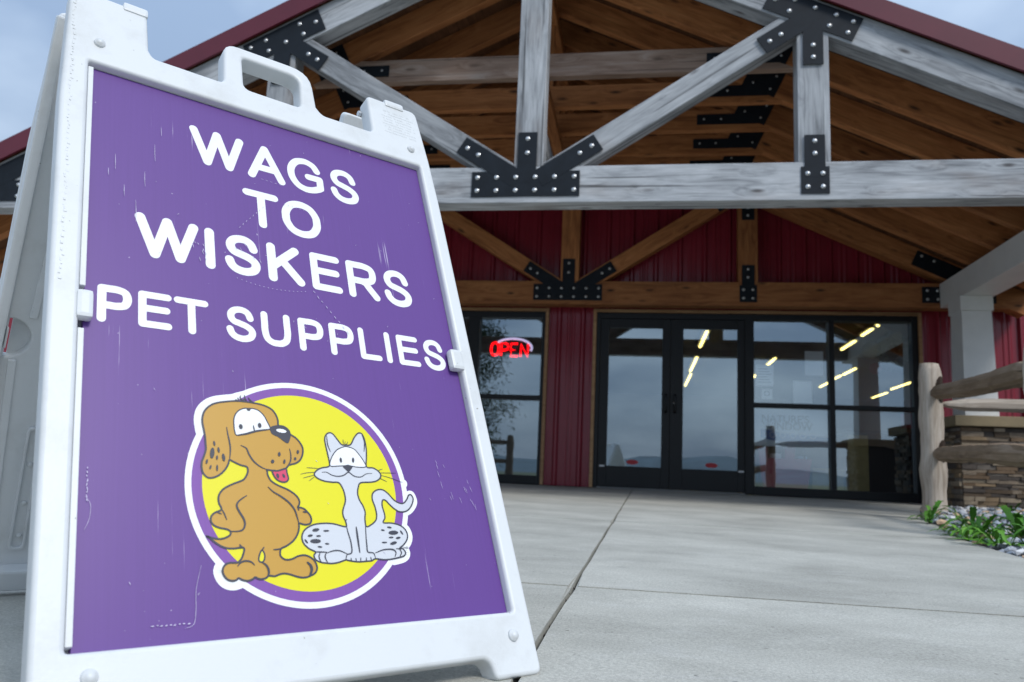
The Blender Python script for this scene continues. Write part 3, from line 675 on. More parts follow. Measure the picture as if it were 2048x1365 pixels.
# common rafters with collar ties
for k in range(5):
    y = 6.66+.61*k; mat = BROWN_WOOD
    for s in (-1, 1):
        h = .1375; pts = [(XC+s*.001, ra(0)-h), (XC+s*EW[s], ra(EW[s])-h), (XC+s*EW[s], ra(EW[s])+h), (XC+s*.001, ra(0)+h)]
        if s < 0: pts = pts[::-1]
        plane_timber('rafter', pts, y, y+.09, (s*1, -SL), mat, porch, .004)
        cc = Vector((XC+s*2.02, ra(2.02))); dr = Vector((s*1, -SL)).normalized(); nn = Vector((-dr.y, dr.x))
        plate([quad(cc, dr, -.17, .15, .26), [(XC+s*1.44, 3.725), (XC+s*2.06, 3.725), (XC+s*2.06, 3.832), (XC+s*1.44, 3.832)][::s]], y,
              [tuple(cc+dr*a+nn*b) for a in (-.085, .085) for b in (-.07, .07)]+[(XC+s*1.51, 3.783), (XC+s*1.68, 3.783)], .012)
    cbox('collar_tie', (XC-2.42, y+.003, 3.67), (XC+2.42, y+.087, 3.89), SEMI_WOOD if k == 0 else BROWN_WOOD, porch, .005)
    cbox('hanger', (XC-.02, y+.02, 3.892), (XC+.02, y+.07, 4.69), BROWN_WOOD, porch, .003, 'z')
cbox('ridge_beam', (XC-.045, 6.25, 4.55), (XC+.045, 9.88, 4.694), BROWN_WOOD, porch, .004, 'y')
cbox('runner', (XC-.055, 6.25, 3.575), (XC+.045, 9.88, 3.668), BROWN_WOOD, porch, .004, 'y')
cbox('lateral_brace', (XC-.04, 6.245, 2.98), (XC+.055, 7.35, 3.16), GREY_WOOD, porch, .005, 'y')
# roof deck, metal roof and its edge
for s in (-1, 1):
    f = lambda d, o: (XC+s*d, 4.978-SL*d+o)
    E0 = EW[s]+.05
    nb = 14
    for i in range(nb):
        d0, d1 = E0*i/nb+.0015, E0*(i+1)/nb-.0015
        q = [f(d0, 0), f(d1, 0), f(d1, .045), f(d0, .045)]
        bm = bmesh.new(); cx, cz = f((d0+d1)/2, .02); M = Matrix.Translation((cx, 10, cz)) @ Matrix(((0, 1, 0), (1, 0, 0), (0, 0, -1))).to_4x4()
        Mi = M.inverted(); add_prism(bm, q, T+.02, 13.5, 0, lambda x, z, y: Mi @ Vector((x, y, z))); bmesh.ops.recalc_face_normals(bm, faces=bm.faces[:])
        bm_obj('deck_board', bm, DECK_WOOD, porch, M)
    q = [f(0, .055), f(E0+.06, .055), f(E0+.06, .075), f(0, .075)]
    bm = bmesh.new(); add_prism(bm, q, T-.03, 13.5); bmesh.ops.recalc_face_normals(bm, faces=bm.faces[:])
    bm_obj('metal_roof', bm, RED_TRIM, porch)
    q = [f(0, -.012), f(E0+.06, -.012), f(E0+.06, .165), f(0, .165)]
    bm = bmesh.new(); add_prism(bm, q, T-.055, T-.032); q = [f(0, .145), f(E0+.06, .145), f(E0+.06, .166), f(0, .166)]; add_prism(bm, q, T-.031, T+.12); bmesh.ops.recalc_face_normals(bm, faces=bm.faces[:])
    bm_obj('roof_edge', bm, RED_TRIM, porch)
    # side beam on its columns
    xa, xb = XC+s*4.383, XC+s*4.713
    box('side_beam', (min(xa, xb), 5.80 if s > 0 else 9.0, 2.272), (max(xa, xb), 9.885, 2.56), WHITE_TRIM, porch, .006)
def column(xc, y0, zb):
    c = tag(bpy.data.objects.new('column', None)); link(c, porch, Matrix.Translation((xc, y0+.175, zb)))
    bm = bmesh.new(); b = [(-.17, 0), (.17, 0), (.17, .35), (-.17, .35)]; t = [(-.153, .015), (.153, .015), (.153, .335), (-.153, .335)]
    A = [bm.verts.new((xc+x_, y0+y_, zb)) for x_, y_ in b]; B = [bm.verts.new((xc+x_, y0+y_, 2.105)) for x_, y_ in t]
    bm.faces.new(A[::-1]); bm.faces.new(B)
    for i in range(4): bm.faces.new((A[i], A[(i+1) % 4], B[(i+1) % 4], B[i]))
    bmesh.ops.bevel(bm, geom=bm.edges[:], offset=.004, segments=1, affect='EDGES')
    bm_obj('shaft', bm, WHITE_TRIM, c)
    box('capital', (xc-.167, y0-.005, 2.106), (xc+.167, y0+.355, 2.269), WHITE_TRIM, c, .005)
column(3.582, 9.2, .952)
column(3.68, 6.25, .92)
column(-5.48, 9.2, gz(9.2)-.02)

# ---------------- stone pier
pier = thing('stone_pier', 'brown ledgestone pier with a tan cap under the white porch column', 'pier', (3.63, 9.4, 0))
CAP = plain('tan_cap_stone', (.30, .235, .14), .8, 0, .12, 8, .3, 40)
box('pier_cap', (3.255, 9.04, .838), (4.12, 9.80, .948), CAP, pier, .008)
box('mortar_core', (3.335, 9.125, -.06), (4.04, 9.72, .836), plain('pier_mortar', (.035, .03, .027), .95), pier, 0)
def ledge(face):
    z = -.05; L = .70 if face == 'f' else .58
    while z < .82:
        h = min(random.choice((.026, .033, .04, .048, .055)), .834-z)
        u = -.01
        while u < L:
            w = random.uniform(.09, .30); w = min(w, L+.02-u)
            if w < .05: break
            pr = random.uniform(.004, .034)
            bm = bmesh.new(); add_box(bm, (-w/2+.0018, -pr/2-.012, -h/2+.0018), (w/2-.0018, pr/2+.012, h/2-.0018), 0)
            bmesh.ops.subdivide_edges(bm, edges=[e for e in bm.edges if abs(e.verts[0].co.x-e.verts[1].co.x) > .02], cuts=1)
            for v in bm.verts:
                v.co.x += random.uniform(-.003, .003); v.co.y += random.uniform(-.005, .005); v.co.z += random.uniform(-.0018, .0018)
            bmesh.ops.recalc_face_normals(bm, faces=bm.faces[:])
            if face == 'f': M = Matrix.Translation((3.335+u+w/2, 9.125-pr/2+.008, z+h/2))
            else: M = Matrix.Translation((3.335-pr/2+.008, 9.13+u+w/2, z+h/2)) @ Matrix.Rotation(-PI/2, 4, 'Z')
            bm_obj('stone', bm, LEDGE, pier, M); u += w
        z += h
ledge('f'); ledge('l')
PIER_PARTS = list(pier.children)
p2 = thing('stone_pier', 'stone pier of the front porch column mirrored in the right sidelight', 'pier', (3.63, 6.4, 0))
for o in PIER_PARTS:
    c = o.copy(); COL.objects.link(c); c.parent = p2; c.matrix_parent_inverse = WM[p2.name].inverted()
    c.matrix_basis = Matrix.Translation((.10, -2.95, -.03)) @ o.matrix_basis; WM[c.name] = c.matrix_basis.copy()

# ---------------- split rail fence
fence = thing('split_rail_fence', 'weathered cedar split rail fence running along the gravel bed by the stone pier', 'fence', (2.2, 6.4, 0))
def post(x, y, z0, z1, wx=.085, wy=.08, seed=0):
    rg = random.Random(seed); bm = bmesh.new(); rings = []
    N = 22
    for i in range(N+1):
        z = z0+(z1-z0)*i/N; k = 1+.05*math.sin(i*.9+seed)+(.12*math.exp(-((i-6)/2.0)**2)); top = 1 if i < N-1 else (.90 if i == N-1 else .74)
        ring = []
        for j in range(16):
            a = 2*PI*j/16+PI/16; ca, sa = math.cos(a), math.sin(a); m = (abs(ca)**3.2+abs(sa)**3.2)**(-1/3.2)
            w = 1+rg.uniform(-.03, .03)*(1 if j % 3 else 1.6)
            ring.append(bm.verts.new((wx*ca*m*w*k*top, wy*sa*m*w*k*top, z-z0+(0 if i < N else rg.uniform(-.006, .006)))))
        rings.append(ring)
    for A, B in zip(rings, rings[1:]):
        for j in range(16): bm.faces.new((A[j], A[(j+1) % 16], B[(j+1) % 16], B[j])).smooth = True
    bm.faces.new(rings[-1])
    # local x along the grain
    R = Matrix(((0, 0, -1), (0, 1, 0), (1, 0, 0))).to_4x4(); bmesh.ops.transform(bm, matrix=R.inverted(), verts=bm.verts)
    p = bm_obj('post', bm, POST_WOOD, fence, Matrix.Translation((x, y, z0)) @ Matrix.Rotation(.30, 4, 'Z') @ R)
    return p
def rail(p0, p1, h0, h1, w=.05, mat=RAIL_WOOD, seed=0, taper0=.55, taper1=.55):
    rg = random.Random(seed); p0, p1 = Vector(p0), Vector(p1); L = (p1-p0).length
    ex = (p1-p0).normalized(); ey = Vector((0, 0, 1)).cross(ex).normalized(); ez = ex.cross(ey)
    M = Matrix.Translation((p0+p1)/2) @ Matrix((ex, ey, ez)).transposed().to_4x4()
    bm = bmesh.new(); rings = []; N = 26
    for i in range(N+1):
        t = i/N; h = h0+(h1-h0)*t; k = 1+.035*math.sin(i*.5+seed)+.012*math.sin(i*2.3)
        tp = min(1, taper0+(1-taper0)*t/.07, taper1+(1-taper1)*(1-t)/.07)
        ring = []
        for j, (a, b) in enumerate(((-1, -.55), (-.35, -1), (.5, -.95), (1, -.3), (.85, .5), (.25, 1), (-.55, .85), (-1, .2))):
            q = 1+rg.uniform(-.035, .035); ring.append(bm.verts.new((-L/2+L*t, a*w*q*k*tp, b*h/2*q*k*tp+.007*math.sin(i*.23+seed))))
        rings.append(ring)
    for A, B in zip(rings, rings[1:]):
        for j in range(8):
            f = bm.faces.new((A[j], A[(j+1) % 8], B[(j+1) % 8], B[j]))
    bm.faces.new(rings[0][::-1]); bm.faces.new(rings[-1])
    bmesh.ops.recalc_face_normals(bm, faces=bm.faces[:])
    return bm_obj('rail', bm, mat, fence, M)
p1 = post(2.145, 6.42, -.06, 1.10, .074, .072, seed=1)
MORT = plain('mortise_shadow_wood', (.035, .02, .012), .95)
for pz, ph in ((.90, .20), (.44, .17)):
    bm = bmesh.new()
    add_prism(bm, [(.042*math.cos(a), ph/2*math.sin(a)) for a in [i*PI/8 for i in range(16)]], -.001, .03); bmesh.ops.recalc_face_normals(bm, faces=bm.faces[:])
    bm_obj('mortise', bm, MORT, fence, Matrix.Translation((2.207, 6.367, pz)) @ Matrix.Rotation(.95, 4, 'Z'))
post(2.068, 4.55, -.12, 1.005, .072, .072, seed=5)
post(5.1, 6.9, -.06, 1.10, seed=8)
rail((2.155, 6.37, .868), (2.05, 4.60, .795), .11, .145, seed=2)
rail((2.155, 6.37, .43), (2.05, 4.60, .355), .11, .13, seed=4)
rail((2.20, 6.46, .80), (5.05, 6.9, .83), .09, .13, mat=POST_WOOD, seed=6, taper0=.2)

EMBLEM = r'''{"dog":[[147.6,282.5],[147.4,289.0],[148.0,293.4],[149.9,300.2],[154.6,307.3],[161.8,313.3],[170.0,316.8],[180.4,319.3],[192.9,321.6],[205.5,322.1],[219.3,321.3],[231.0,319.9],[240.6,317.0],[248.0,312.4],[252.9,304.7],[255.0,296.7],[255.4,288.6],[264.3,282.4],[272.6,275.5],[280.0,270.8],[286.0,263.2],[289.0,255.3],[288.0,246.2],[283.5,237.0],[276.3,231.6],[269.5,229.6],[265.0,227.8],[261.4,223.8],[255.8,221.4],[247.0,218.9],[238.6,219.4],[232.8,220.0],[233.2,217.3],[233.4,213.0],[236.5,205.6],[242.4,200.4],[250.7,196.2],[259.8,192.3],[268.9,186.5],[274.4,180.6],[276.3,174.6],[275.2,169.9],[273.1,166.6],[277.3,166.0],[282.5,164.0],[286.4,159.9],[289.6,155.8],[291.4,149.9],[289.6,144.0],[283.9,141.7],[278.0,142.3],[272.7,143.8],[272.3,139.5],[270.8,132.6],[266.7,124.7],[260.3,118.0],[251.7,112.6],[244.5,109.5],[242.4,105.1],[242.5,99.6],[246.7,95.3],[252.3,94.0],[259.3,95.2],[266.6,98.3],[274.9,99.5],[281.8,97.8],[288.5,93.1],[292.0,86.9],[292.4,80.2],[288.9,74.8],[282.7,71.8],[276.6,69.9],[269.6,69.7],[261.7,71.6],[254.0,74.4],[246.2,76.1],[239.4,75.4],[232.5,73.2],[224.9,74.2],[221.4,71.9],[216.9,70.4],[211.5,70.6],[206.5,73.0],[202.9,70.7],[196.4,69.0],[190.2,70.3],[184.9,72.9],[181.8,70.7],[176.6,70.0],[170.5,72.3],[166.2,78.1],[165.4,84.3],[168.3,89.9],[173.6,92.5],[179.9,92.6],[185.1,92.9],[189.6,97.0],[192.7,103.3],[194.2,110.9],[188.3,111.7],[181.9,111.0],[173.5,111.3],[165.3,114.1],[157.2,119.6],[151.3,125.0],[146.8,127.9],[152.3,125.7],[160.5,123.8],[167.8,124.2],[174.3,126.7],[177.4,129.4],[177.6,133.5],[172.6,136.5],[164.3,138.2],[157.1,141.5],[153.4,146.9],[153.9,153.4],[158.9,158.4],[167.5,162.8],[164.7,171.1],[164.3,178.9],[167.0,185.7],[173.2,192.1],[184.4,198.1],[193.5,201.8],[199.3,204.8],[203.4,210.4],[205.8,216.8],[204.9,223.1],[197.7,225.0],[191.8,227.4],[185.9,230.3],[181.6,232.2],[179.8,226.8],[176.5,220.4],[171.3,214.0],[164.3,208.6],[156.5,205.8],[150.8,206.6],[145.8,212.1],[144.2,220.2],[144.9,228.4],[148.1,236.9],[150.7,246.4],[150.5,254.9],[150.3,263.4],[149.0,274.0]],"gap":[[218.0,108.0],[220.9,102.4],[220.4,96.0],[217.4,92.3],[213.6,93.0],[212.8,97.3],[214.9,103.7]],"eye":[[190.9,276.0],[190.4,283.7],[190.9,293.7],[193.9,301.8],[199.4,308.0],[207.0,311.5],[212.3,311.7],[219.7,312.1],[227.1,309.9],[234.2,303.0],[238.4,294.2],[242.1,285.3],[241.2,281.6],[221.6,277.0],[206.7,272.1],[193.6,269.2]],"nose":[[242.0,284.2],[247.1,287.4],[254.9,289.2],[262.6,289.0],[269.0,285.1],[272.4,279.5],[272.3,272.6],[268.7,263.3],[265.8,261.6],[261.6,263.9],[253.4,270.2],[245.0,274.2],[242.2,279.6]],"tongue":[[240.6,218.9],[249.1,219.0],[260.2,222.7],[261.8,216.2],[263.1,208.6],[260.7,204.2],[255.2,202.6],[248.0,204.9],[243.1,210.1]],"lines":[[[[180.0,280.7],[181.0,270.9],[182.5,261.2],[183.5,251.5],[183.0,241.8],[181.6,232.2]],2.2],[[[197.9,254.5],[203.4,252.1],[206.3,249.6],[208.9,242.1],[213.5,233.7],[219.3,227.5],[226.3,222.9],[232.9,220.5]],2.4],[[[268.6,253.6],[269.8,245.3],[269.0,236.3],[266.3,230.6],[261.4,223.8]],2],[[[193.6,269.2],[206.7,272.1],[221.7,277.4],[241.2,281.6]],3],[[[218.0,285.8],[218.5,281.3],[219.3,276.9]],2],[[[210.2,311.7],[212.6,309.0],[215.5,311.7]],3],[[[247.2,215.1],[248.2,208.1]],4],[[[255.4,214.8],[257.4,209.0]],3.5],[[[194.1,324.0],[198.1,322.3]],1.5],[[[197.9,327.3],[198.8,323.9],[196.6,321.9]],1.5],[[[202.9,331.3],[201.6,327.7],[204.8,324.1],[208.5,327.2],[207.7,332.4]],2],[[[208.5,327.2],[210.9,323.4]],2],[[[213.3,328.9],[216.3,324.5],[220.4,321.7]],2.2],[[[202.4,182.4],[194.3,177.1],[189.1,171.9],[187.9,166.8],[191.1,159.0],[196.0,150.1],[197.2,142.3],[194.1,135.7],[187.4,133.4],[177.8,133.5]],2.8],[[[167.6,163.3],[170.5,157.8],[173.8,148.5]],1.8],[[[161.0,159.5],[164.1,158.0],[167.8,156.7]],1.8],[[[232.4,195.2],[239.4,188.3],[249.5,182.0],[260.5,173.3],[267.9,162.8],[271.0,151.1],[272.3,143.0]],2.6],[[[272.9,166.6],[274.1,161.6]],2],[[[279.7,160.1],[285.7,159.3]],2.4],[[[188.6,116.2],[190.6,113.0],[194.2,111.6]],2.4],[[[233.1,108.1],[238.7,108.3],[244.5,109.5]],2],[[[221.1,112.0],[218.0,108.4]],1.8],[[[184.3,87.7],[188.3,92.3],[194.8,94.4],[202.2,92.9],[206.8,88.4]],2.4],[[[216.3,92.0],[221.5,88.4],[224.4,83.0],[224.5,76.6],[221.4,71.9]],3],[[[278.7,90.1],[283.5,85.0],[284.3,78.3],[280.2,70.8]],4]],"dots":[[[202.5,283.4],[202.4,281.0],[201.3,279.1],[199.7,278.6],[198.1,279.5],[197.2,281.5],[197.2,284.0],[198.3,285.8],[199.9,286.4],[201.5,285.5]],[[229.6,287.4],[229.6,284.9],[228.5,283.1],[227.0,282.5],[225.4,283.5],[224.5,285.6],[224.6,288.0],[225.6,289.9],[227.2,290.4],[228.7,289.5]],[[254.7,244.1],[254.1,242.1],[253.0,240.8],[251.7,240.7],[250.8,241.9],[250.5,243.9],[251.1,246.0],[252.2,247.3],[253.5,247.4],[254.4,246.2]],[[244.4,232.7],[243.8,231.0],[242.5,229.8],[240.9,229.8],[239.8,230.8],[239.5,232.5],[240.1,234.3],[241.4,235.4],[242.9,235.5],[244.1,234.4]],[[260.9,233.0],[260.1,231.0],[259.0,229.9],[257.9,230.0],[257.3,231.3],[257.5,233.3],[258.2,235.3],[259.4,236.5],[260.4,236.4],[261.0,235.0]],[[282.8,249.1],[282.2,247.2],[281.1,246.0],[280.0,245.9],[279.1,247.0],[278.9,248.9],[279.5,250.8],[280.5,252.0],[281.7,252.0],[282.6,250.9]],[[277.7,238.4],[277.2,236.9],[276.2,236.0],[275.0,235.9],[274.2,236.8],[273.9,238.2],[274.4,239.7],[275.5,240.6],[276.6,240.7],[277.5,239.8]],[[163.4,255.4],[163.4,253.2],[163.0,251.6],[162.1,251.4],[161.2,252.5],[160.6,254.7],[160.6,256.9],[161.0,258.5],[161.9,258.7],[162.8,257.6]],[[161.7,240.7],[160.5,236.1],[158.7,233.2],[156.8,233.3],[155.7,236.3],[155.7,241.0],[156.8,245.7],[158.7,248.6],[160.5,248.5],[161.7,245.5]],[[168.9,246.1],[168.9,243.6],[168.3,241.9],[167.4,241.7],[166.5,243.1],[165.9,245.4],[165.9,247.9],[166.5,249.6],[167.4,249.9],[168.3,248.5]],[[175.8,235.8],[175.7,232.3],[174.9,230.0],[173.6,229.7],[172.2,231.5],[171.4,234.8],[171.4,238.3],[172.3,240.7],[173.6,241.0],[174.9,239.1]],[[166.2,234.6],[165.8,232.6],[165.1,231.3],[164.3,231.3],[163.6,232.5],[163.5,234.5],[163.8,236.6],[164.6,237.9],[165.4,237.9],[166.0,236.7]],[[152.5,228.1],[151.8,226.1],[150.7,225.0],[149.8,225.2],[149.4,226.6],[149.6,228.7],[150.3,230.7],[151.4,231.8],[152.3,231.6],[152.7,230.2]],[[156.9,220.3],[156.1,218.5],[155.2,217.6],[154.4,217.8],[154.1,219.1],[154.4,220.9],[155.1,222.7],[156.1,223.7],[156.9,223.5],[157.2,222.2]],[[165.6,220.0],[165.3,217.3],[164.5,215.6],[163.7,215.6],[163.1,217.2],[162.9,219.9],[163.3,222.6],[164.1,224.3],[164.9,224.3],[165.5,222.7]]],"hl":[[[266.5,279.4],[264.5,277.8],[260.3,277.1],[255.5,277.7],[251.8,279.2],[250.8,281.1],[252.7,282.7],[256.9,283.4],[261.7,282.8],[265.4,281.3]]],"cat":[[340.0,204.2],[329.6,204.7],[317.6,206.1],[307.8,209.9],[302.8,215.6],[307.4,222.0],[315.6,226.2],[327.6,229.2],[328.6,237.8],[326.7,255.1],[325.4,270.8],[328.7,279.5],[335.0,283.0],[340.4,280.7],[346.6,272.1],[352.1,265.0],[359.3,264.3],[367.4,265.9],[374.9,277.6],[382.5,285.4],[389.0,284.9],[392.4,275.1],[393.1,260.6],[391.4,246.1],[389.4,230.9],[399.9,229.5],[407.7,225.4],[411.9,219.3],[409.6,213.1],[402.3,208.5],[392.7,206.5],[375.9,205.1],[370.9,198.2],[368.4,187.9],[370.3,177.8],[374.5,169.5],[376.7,159.5],[374.9,149.6],[375.7,138.1],[384.9,141.6],[389.3,144.6],[393.2,148.7],[395.2,156.2],[394.3,168.0],[391.5,179.8],[393.8,189.2],[402.1,194.6],[411.5,194.8],[420.0,188.9],[428.0,179.4],[436.7,174.4],[444.5,174.4],[451.4,180.6],[455.5,186.9],[460.2,187.8],[462.7,180.8],[457.4,170.2],[448.2,162.3],[436.3,160.6],[427.4,164.8],[419.2,172.4],[413.6,178.4],[408.5,178.3],[406.6,169.8],[408.3,159.6],[408.3,151.2],[404.4,144.0],[418.2,143.3],[430.9,140.2],[439.3,134.2],[442.6,125.8],[440.2,117.5],[433.2,110.2],[425.9,105.4],[431.2,104.1],[434.6,98.6],[431.3,93.8],[422.6,91.7],[409.4,89.7],[396.6,89.3],[383.5,91.1],[376.9,88.4],[368.1,88.0],[357.6,87.6],[347.5,88.7],[339.2,90.5],[336.8,91.1],[325.5,87.9],[315.4,86.8],[308.2,87.5],[299.4,88.9],[291.8,92.9],[290.0,99.0],[292.9,103.4],[283.8,108.2],[276.6,115.9],[275.1,125.1],[280.0,134.3],[292.1,141.1],[307.1,143.4],[323.8,142.8],[342.4,138.4],[343.5,145.6],[340.7,154.5],[341.4,162.7],[346.9,175.9],[347.3,185.9],[345.1,195.9]],"ceye":[[329.4,230.1],[333.3,243.2],[342.7,255.1],[354.3,261.0],[361.7,261.8],[372.3,258.5],[380.2,249.1],[386.2,238.7],[387.9,230.8],[373.9,229.7],[359.5,231.4],[343.2,230.2]],"cnose":[[349.7,229.6],[354.2,232.0],[359.7,232.8],[365.7,230.3],[362.7,225.4],[358.2,221.3],[353.6,224.7]],"clines":[[[[314.8,219.4],[322.6,219.7],[330.8,215.4],[341.2,214.0],[350.4,216.4],[358.1,220.9],[366.4,215.2],[377.2,214.2],[387.1,219.4],[397.6,220.6]],1.8],[[[329.4,278.1],[329.2,264.0],[332.5,251.9]],1.8],[[[388.8,283.1],[391.5,271.4],[388.5,254.9]],1.8],[[[291.7,225.6],[310.3,225.1]],0.9],[[[281.5,215.2],[291.7,217.7],[303.7,219.0]],0.9],[[[285.1,209.7],[303.2,214.8]],0.9],[[[293.5,205.4],[303.0,212.3]],0.9],[[[407.7,225.4],[416.4,228.4]],0.9],[[[410.1,221.9],[439.1,222.6]],0.9],[[[410.5,218.4],[429.8,213.7],[448.3,207.5]],0.9],[[[407.9,213.9],[421.2,207.8]],0.9],[[[359.1,138.2],[359.2,123.8],[359.7,100.0]],3],[[[343.5,145.6],[344.7,132.0],[347.7,116.0],[347.1,101.1],[339.4,98.2],[336.8,91.4]],2],[[[375.2,149.6],[372.9,123.5],[372.3,110.7],[372.6,101.2],[381.2,99.4],[383.7,92.2]],2],[[[342.3,147.2],[346.0,148.8]],1.5],[[[344.8,93.7],[345.1,88.6]],1.5],[[[352.4,93.2],[352.5,88.0]],1.5],[[[360.2,93.7],[359.4,87.8]],1.5],[[[368.9,93.4],[368.4,88.0]],1.5],[[[376.0,94.0],[376.6,88.5]],1.5],[[[299.3,102.5],[297.0,96.5],[299.4,88.9]],1.8],[[[291.3,103.5],[309.1,102.7]],1.8],[[[309.1,103.0],[305.9,96.2],[309.0,87.8]],1.8],[[[309.0,101.4],[319.2,104.2],[329.2,104.0],[340.4,99.0]],1.8],[[[383.9,99.3],[398.9,103.7],[413.5,103.6],[418.3,99.1],[415.4,92.7]],2.2],[[[419.2,104.8],[427.5,104.2],[425.9,105.4]],1.8],[[[424.8,104.6],[427.5,98.8],[423.7,92.8]],1.8],[[[355.5,273.6],[355.2,265.5]],0.9],[[[359.1,270.2],[356.6,265.3]],0.9],[[[357.6,265.7],[361.4,266.8],[362.8,270.5]],0.9]],"cdots":[[[349.6,240.0],[349.3,237.5],[348.4,235.8],[347.2,235.6],[346.1,236.8],[345.6,239.2],[345.8,241.6],[346.8,243.4],[348.0,243.6],[349.1,242.3]],[[370.0,240.8],[369.5,238.3],[368.5,236.6],[367.2,236.4],[366.2,237.8],[366.0,240.3],[366.5,242.8],[367.5,244.5],[368.8,244.6],[369.8,243.2]],[[301.6,134.9],[300.7,133.4],[298.1,132.1],[294.7,131.6],[292.0,132.1],[290.8,133.3],[291.8,134.8],[294.4,136.0],[297.7,136.5],[300.5,136.1]],[[316.4,132.6],[315.4,131.9],[313.0,131.4],[310.2,131.5],[307.9,132.0],[307.1,132.7],[308.1,133.4],[310.4,133.9],[313.3,133.8],[315.6,133.4]],[[291.1,126.7],[290.5,125.6],[288.6,124.7],[286.2,124.4],[284.2,124.7],[283.4,125.6],[284.0,126.7],[285.9,127.6],[288.3,127.9],[290.3,127.6]],[[303.0,125.4],[302.2,124.7],[300.4,124.3],[298.1,124.3],[296.4,124.8],[295.8,125.6],[296.6,126.3],[298.4,126.7],[300.6,126.7],[302.4,126.2]],[[302.3,118.2],[300.6,116.4],[296.4,115.4],[291.4,115.5],[287.5,116.7],[286.1,118.5],[287.9,120.3],[292.0,121.3],[297.0,121.2],[301.0,120.0]],[[281.6,119.2],[282.7,117.3],[282.9,115.8],[282.2,115.3],[280.9,116.1],[279.4,117.7],[278.4,119.7],[278.1,121.1],[278.8,121.6],[280.1,120.8]],[[314.2,113.8],[313.3,113.2],[311.6,113.0],[309.6,113.3],[308.2,114.0],[307.7,114.8],[308.5,115.4],[310.3,115.6],[312.2,115.3],[313.7,114.6]],[[303.3,109.7],[302.5,109.1],[300.6,108.9],[298.4,109.3],[296.8,110.0],[296.3,110.8],[297.2,111.4],[299.0,111.6],[301.2,111.2],[302.8,110.5]],[[404.8,132.1],[404.0,131.5],[402.3,131.4],[400.3,131.7],[398.9,132.4],[398.5,133.2],[399.3,133.7],[401.1,133.9],[403.0,133.5],[404.5,132.8]],[[417.3,136.0],[416.3,135.3],[414.1,135.2],[411.7,135.6],[409.9,136.4],[409.5,137.3],[410.5,137.9],[412.6,138.1],[415.0,137.7],[416.8,136.9]],[[427.2,128.5],[425.2,126.7],[420.9,125.6],[415.7,125.6],[411.7,126.8],[410.4,128.7],[412.3,130.5],[416.7,131.6],[421.9,131.6],[425.9,130.4]],[[434.1,129.4],[435.0,127.3],[435.2,125.8],[434.4,125.4],[433.1,126.3],[431.7,128.1],[430.7,130.2],[430.6,131.7],[431.3,132.1],[432.7,131.2]],[[418.0,121.5],[417.0,120.7],[414.9,120.3],[412.4,120.3],[410.5,120.9],[409.8,121.6],[410.7,122.4],[412.8,122.8],[415.3,122.8],[417.3,122.3]],[[429.8,121.3],[429.1,120.2],[427.0,119.3],[424.4,119.0],[422.3,119.3],[421.5,120.1],[422.3,121.2],[424.3,122.1],[426.9,122.4],[429.0,122.1]],[[406.1,114.2],[405.1,113.5],[402.7,113.2],[399.9,113.2],[397.7,113.7],[397.0,114.4],[397.9,115.0],[400.3,115.4],[403.1,115.3],[405.3,114.9]],[[422.5,114.2],[421.5,112.7],[418.7,111.3],[415.0,110.5],[411.9,110.7],[410.6,111.8],[411.6,113.3],[414.4,114.7],[418.1,115.5],[421.2,115.3]]],"halo":[[[[148.9,271.8],[147.6,282.5],[147.4,289.0],[148.0,293.4],[149.9,300.2],[154.6,307.3],[161.8,313.3],[170.0,316.8],[180.4,319.3],[192.9,322.0],[203.6,325.6]],22],[[[173.5,91.3],[169.2,88.3],[165.9,83.3],[167.6,77.0],[171.5,72.3],[177.6,70.2],[185.0,71.6]],24],[[[146.8,127.9],[151.3,126.6]],10],[[[197.3,326.1],[207.6,330.0]],18],[[[431.3,164.8],[440.4,162.3],[451.9,166.7],[460.6,177.2],[459.3,186.0]],18],[[[430.6,138.5],[439.0,132.5],[441.4,124.1],[438.0,115.8],[430.0,107.8],[433.1,98.7],[427.6,94.0],[413.3,91.2]],20],[[[447.3,207.5],[450.0,206.3]],14]]}'''
# ================================================================== the A-frame sign
yw, ti = .8407, .4115
ux = Vector((math.cos(yw), math.sin(yw), 0)); n0 = Vector((-math.sin(yw), math.cos(yw), 0))
uv = Vector((0, 0, math.cos(ti)))+n0*math.sin(ti); un = ux.cross(uv)
O = Vector((-.5981, .8188, -.0599))
def frame_m(o, a, b, c): return Matrix.Translation(o) @ Matrix((a, b, c)).transposed().to_4x4()
LM = frame_m(O, ux, uv, un)                  # front leaf: x across, y up the leaf, z towards the reader; metres
MMS = Matrix.Scale(.001, 4)
sign = thing('sidewalk_sign', 'white plastic A-frame sign with purple pet supplies panel standing on the concrete', 'sidewalk sign', (O.x+.3, O.y+.5, -.145))
def m3(l): return [(x/1000, y/1000) for x, y in l]
OUT = rounded([(-44, -94), (45, -94), (52, -64), (540, -64), (547, -94), (633, -94), (631, 250), (630, 800), (627, 905), (618, 1041), (501, 1041), (500, 941), (392, 940), (381, 955), (377, 1046), (209, 1044), (204, 939), (86, 940), (79, 955), (77, 1043), (-40, 1045), (-47, 800), (-46, 400)],
              [10, 8, 14, 14, 8, 12, 0, 0, 0, 16, 10, 10, 12, 0, 42, 26, 12, 10, 0, 8, 14, 0, 0], 5)
HOLE = rounded([(240, 941), (348, 941), (353, 1020), (241, 1019)], [14, 12, 22, 8], 4)
WINDOW = rounded([(-10, -1), (601, -1), (601, 887), (-10, 887)], 4, 3)
LM0 = LM @ Matrix.Translation((0, 0, -.004))
leaf = curve_solid('front_leaf', [m3(OUT), m3(HOLE), m3(WINDOW)], .018, .006, PLASTIC, sign, LM0, 3)
box('backing_sheet', (-.03, -.03, -.016), (.62, .90, -.011), PLASTIC, leaf, 0, LM)
